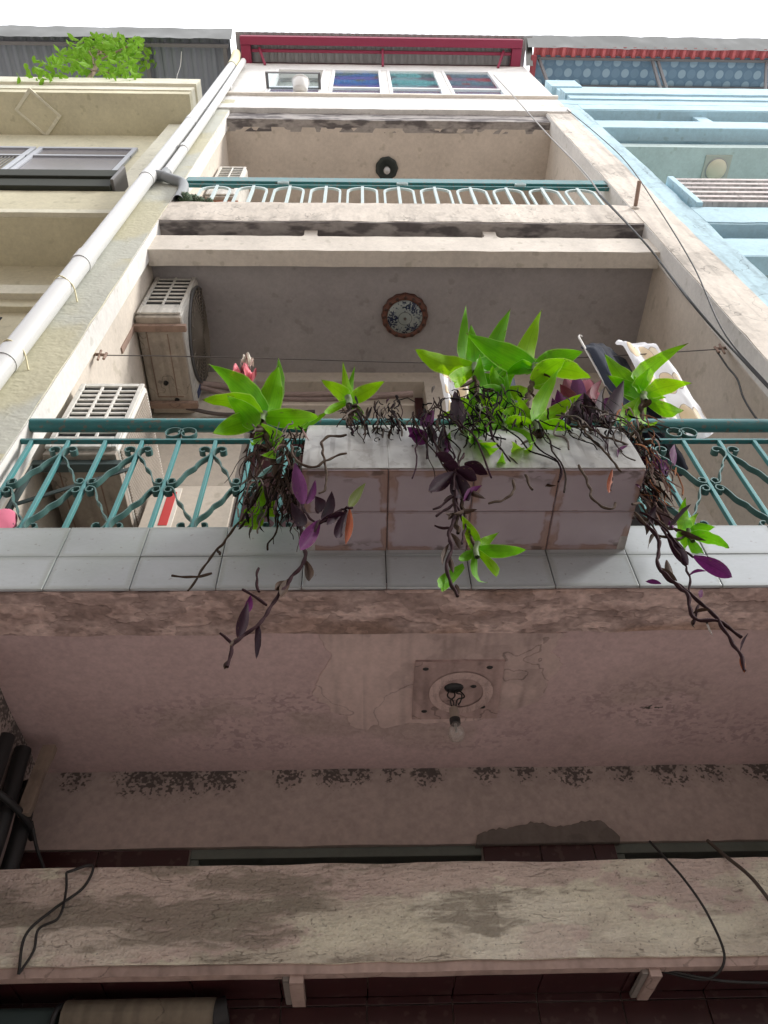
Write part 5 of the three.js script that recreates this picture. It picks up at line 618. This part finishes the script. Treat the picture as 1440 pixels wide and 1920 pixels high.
ROSETTES.forEach(([label, stem, leaves], ri) => {
  const p = thing('basket_plant', label, 'plant', stem[0]), o = stem[0], rel = q => [q[0] - o[0], q[1] - o[1], q[2] - o[2]], big = leaves.length > 8 || ri < 6;
  mesh('stem', knobby([...stem.map(rel)], big ? 0.011 : 0.006), stemBrown, p); const c = rel(stem[stem.length - 1]);
  mesh('shoot', tube([[c[0], c[1] - 0.03, c[2]], c, [c[0] + rr(-0.01, 0.01), c[1] + 0.02, c[2] + 0.006]], big ? 0.0125 : 0.007, 6, 8), stemGreen, p);
  for (const l of leaves) mesh('leaf', leafGeo(rel(l.slice(0, 3)), rel(l.slice(3, 6)), l[6] * 1.42, { bend: rr(0.08, 0.2), fold: rr(0.05, 0.35), roll: rr(-0.5, 0.5), wave: 0.1, droop: rr(0.02, 0.2), n: 12 }), greens[Math.floor(rnd() * 3)], p);
  const cv = new THREE.CatmullRomCurve3(stem.map(q => V(...rel(q)))); const nd = big ? 12 : 4;
  for (let k = 0; k < nd; k++) { const q = cv.getPoint(rr(0.1, 0.9)), a = rr(0, 6.28), l = rr(0.05, 0.13); mesh('dry_leaf', leafGeo([q.x, q.y, q.z], [q.x + 0.6 * l * Math.cos(a), q.y - l * rr(0.4, 1), q.z + 0.4 * l * Math.sin(a) + 0.02], rr(0.008, 0.02), { bend: rr(-0.2, 0.2), fold: rr(0.3, 1.2), roll: rr(-1.5, 1.5), n: 5 }), tones[2], p); }
});
PURPLE.forEach(([label, stems, leaves]) => {
  const o = stems[0][0], rel = q => [q[0] - o[0], q[1] - o[1], q[2] - o[2]], p = thing('purple_trailing_plant', label, 'plant', o);
  for (const s of stems) mesh('stem', knobby(s.map(rel), s.length > 4 ? 0.0055 : 0.0038, 0.003), stemPurple, p);
  for (const l of leaves) mesh(l[7] === 2 || l[7] === 3 ? 'dry_leaf' : 'leaf', leafGeo(rel(l.slice(0, 3)), rel(l.slice(3, 6)), l[6] * 1.3, { bend: rr(-0.02, 0.12), fold: rr(0.2, 0.6), roll: rr(-0.6, 0.6), wave: 0.03, base: 0.06 }), tones[l[7]], p);
});
TWIGS.forEach(([label, stems]) => {
  const o = stems[0][0], p = thing('bare_twig', label, 'twig', o); for (const s of stems) mesh('twig', knobby(s.map(q => [q[0] - o[0], q[1] - o[1], q[2] - o[2]]), 0.0042, 0.003), twigM, p);
});
function tangle(label, n, strips, [x0, x1, y0, y1, z0, z1], len, down, cols) {
  const clumps = [0, 1, 2, 3].map(() => rr(x0, x1)), gx = () => rnd() < 0.35 ? rr(x0, x1) : clamp(clumps[Math.floor(rnd() * 4)] + (rr(-1, 1) + rr(-1, 1)) * 0.18 * (x1 - x0), x0, x1), geos = [], add = (g, c) => { const k = g.index ? g.toNonIndexed() : g, cnt = k.attributes.position.count, a = new Float32Array(cnt * 3); for (let i = 0; i < cnt; i++) { a[3 * i] = c[0]; a[3 * i + 1] = c[1]; a[3 * i + 2] = c[2]; } k.setAttribute('color', new THREE.BufferAttribute(a, 3)); geos.push(k); };
  const shade = () => { const c = cols[Math.floor(rnd() * cols.length)], k = rr(0.6, 1.3); return c.map(v => v * k); };
  for (let i = 0; i < n; i++) {
    let p = V(gx(), rr(y0, y1), rr(z0, z1)), d = V(rr(-1, 1), rr(-1, 1) - down, rr(-0.7, 0.7)).normalize(); const P = [p.clone()], L = mix(0.25, 1.25, rnd() ** 1.6) * len, ns = 7;
    for (let k = 0; k < ns; k++) { d.add(V(rr(-0.5, 0.5), rr(-0.5, 0.5) - down * 0.3, rr(-0.4, 0.4))).normalize(); p.addScaledVector(d, L / ns); p.z = clamp(p.z, z0 - 0.01, z1 + 0.03); P.push(p.clone()); }
    add(new THREE.TubeGeometry(new THREE.CatmullRomCurve3(P), 14, rr(0.0011, 0.0032), 4), shade());
  }
  for (let i = 0; i < strips; i++) { const b = [gx(), rr(y0, y1), rr(z0, z1)], l = rr(0.03, 0.09) + 0.1 * rnd() * rnd(); add(leafGeo(b, [b[0] + rr(-0.35, 0.35) * l, b[1] - l * rr(0.6, 1.1), b[2] + rr(-0.1, 0.25) * l], rr(0.004, 0.012), { bend: rr(-0.25, 0.25), fold: rr(0.2, 1.4), roll: rr(-1.6, 1.6), n: 5 }), shade()); }
  const m = mat([1, 1, 1], 0.92, { vertexColors: true, side: THREE.DoubleSide, specularIntensity: 0.15 }), o = new THREE.Mesh(mergeGeometries(geos), m); o.name = numbered('dry_root_tangle'); o.castShadow = o.receiveShadow = true; o.userData = { label, category: 'dry roots', kind: 'stuff' }; scene.add(o);
}
const dkB = [0.010, 0.007, 0.007], br = [0.032, 0.02, 0.015], gr = [0.12, 0.10, 0.088], pk2 = [0.17, 0.115, 0.10], or = [0.2, 0.085, 0.04], pu = [0.022, 0.008, 0.014];
tangle('hanging mat of dried leaf sheaths below the large left rosette', 70, 190, [-0.36, -0.19, 3.42, 3.78, 0.10, 0.29], 0.17, 1.6, [dkB, br, gr, pk2, br]);
tangle('curled grey roots spread over the left planter tiles', 70, 30, [-0.05, 0.11, 3.66, 3.84, 0.28, 0.34], 0.14, 1.2, [dkB, dkB, br, gr, pu]);
tangle('dark thicket of dead stalks inside the main clump', 150, 120, [0.2, 0.54, 3.62, 3.9, 0.2, 0.355], 0.24, 0.9, [dkB, dkB, dkB, br, pu, gr]);
tangle('brown twiggy mat over the right half of the planter', 70, 40, [0.56, 0.83, 3.64, 3.84, 0.26, 0.345], 0.22, 0.8, [dkB, dkB, br, pu, gr]);
tangle('dried stalk litter around the right rosette stem', 45, 170, [0.84, 0.96, 3.46, 3.9, 0.12, 0.28], 0.14, 1.4, [dkB, br, or, pk2, pu]);
tangle('few long dark roots dangling before the middle planter tiles', 22, 6, [0.16, 0.6, 3.6, 3.74, 0.335, 0.355], 0.34, 2.2, [dkB, br, pu]);
{ // shrub on the parapet of the yellow house
  const t = thing('potted_shrub', 'leafy light green shrub growing on the parapet of the yellow house', 'shrub', [-3.12, 11.6, -0.02]); t.scale.set(1.1, 1.22, 1.15); const bark = mat([0.22, 0.16, 0.11], 0.9);
  mesh('trunk', tube([[0, -0.05, 0], [-0.01, 0.35, 0.06], [-0.06, 0.75, 0.14], [-0.1, 1.05, 0.2]], 0.022, 16, 7), bark, t); const ends = [];
  for (let k = 0; k < 12; k++) { const s = rr(0.15, 1), b = [-0.1 * s * s, s, 0.05 + 0.15 * s], e = [b[0] + rr(-0.42, 0.42), b[1] + rr(-0.12, 0.3), b[2] + rr(-0.12, 0.12)]; mesh('branch', tube([b, [(b[0] + e[0]) / 2, (b[1] + e[1]) / 2 + 0.04, (b[2] + e[2]) / 2], e], 0.008, 8, 5), bark, t); ends.push(e); } for (const e of [[-0.42, -0.12, 0.1], [-0.3, 0.02, 0.1], [0.36, 0.02, 0.08], [0.3, 0.2, 0.1]]) ends.push(e);
  const lf = []; for (let k = 0; k < 620; k++) { const e = ends[Math.floor(rnd() * ends.length)], r = 0.17, b = [e[0] + rr(-r, r), e[1] + rr(-r, r), e[2] + rr(-0.09, 0.09)], a = rr(0, 6.28), l = rr(0.06, 0.11); lf.push(leafGeo(b, [b[0] + l * Math.cos(a), b[1] + l * rr(-0.6, 0.4), b[2] + l * Math.sin(a) * 0.8], l * rr(0.4, 0.55), { n: 3, roll: rr(-1, 1) })); }
  const sg = lm([0.2, 0.42, 0.03], [0.3, 0.52, 0.06], [0.34, 0.54, 0.1]); mesh('crown', lf, sg, t); const yl = lf.slice(0, 0); void yl;
}
{ // round cacti on the slab edge of the upper balcony
  [[-1.215, 7.16, -0.01, 0.05, 'largest round cactus beside the grey pipe elbow'], [-1.255, 7.235, -0.03, 0.042, 'round cactus perched on top of the largest one by the elbow'], [-1.165, 7.2, -0.03, 0.045, 'round cactus leaning behind the largest one, under the teal rail'], [-1.115, 7.14, -0.02, 0.038, 'medium round cactus between the cluster and the first arched bar'], [-1.05, 7.135, -0.02, 0.03, 'smallest round cactus at the foot of the first arched bar']].forEach(([x, y, z, r, label], i) => {
    const g = new THREE.SphereGeometry(r, 30, 14), p = g.attributes.position; for (let k = 0; k < p.count; k++) { const a = Math.atan2(p.getZ(k), p.getX(k)), q = 1 + 0.1 * Math.cos(a * 10); p.setX(k, p.getX(k) * q); p.setZ(k, p.getZ(k) * q); } g.computeVertexNormals();
    const c = thing('cactus', label, 'cactus', [x, y, z], 'round cacti on the upper balcony edge'); mesh('body', g, mat([0.05, 0.085, 0.045], 0.8), c); const sp = []; for (let k = 0; k < 60; k++) { const a = rr(0, 6.28), e = rr(-1, 1), q = Math.sqrt(1 - e * e); const d = [q * Math.cos(a), e, q * Math.sin(a)]; sp.push(rod(d.map(v => v * r), d.map(v => v * r * 1.2), 0.0012, 3)); } mesh('spines', sp, mat([0.4, 0.38, 0.3], 0.8), c); void i;
  });
  const d = thing('cloth_bundle', 'crumpled pink cloth tucked at the foot of the scrolled railing', 'cloth', [-1.21, 3.62, -0.03]); const g = new THREE.SphereGeometry(0.06, 28, 20), p = g.attributes.position; for (let k = 0; k < p.count; k++) { const q = 0.8 + 0.5 * fbm(p.getX(k) * 25 + 3, p.getY(k) * 18, 4, 3); p.setXYZ(k, p.getX(k) * q, p.getY(k) * q * 1.2, p.getZ(k) * q * 0.7); } g.computeVertexNormals(); mesh('cloth', g, mat([0.55, 0.14, 0.22], 0.9, { sheen: 0.3 }), d);
}
renderer.render(scene, camera);
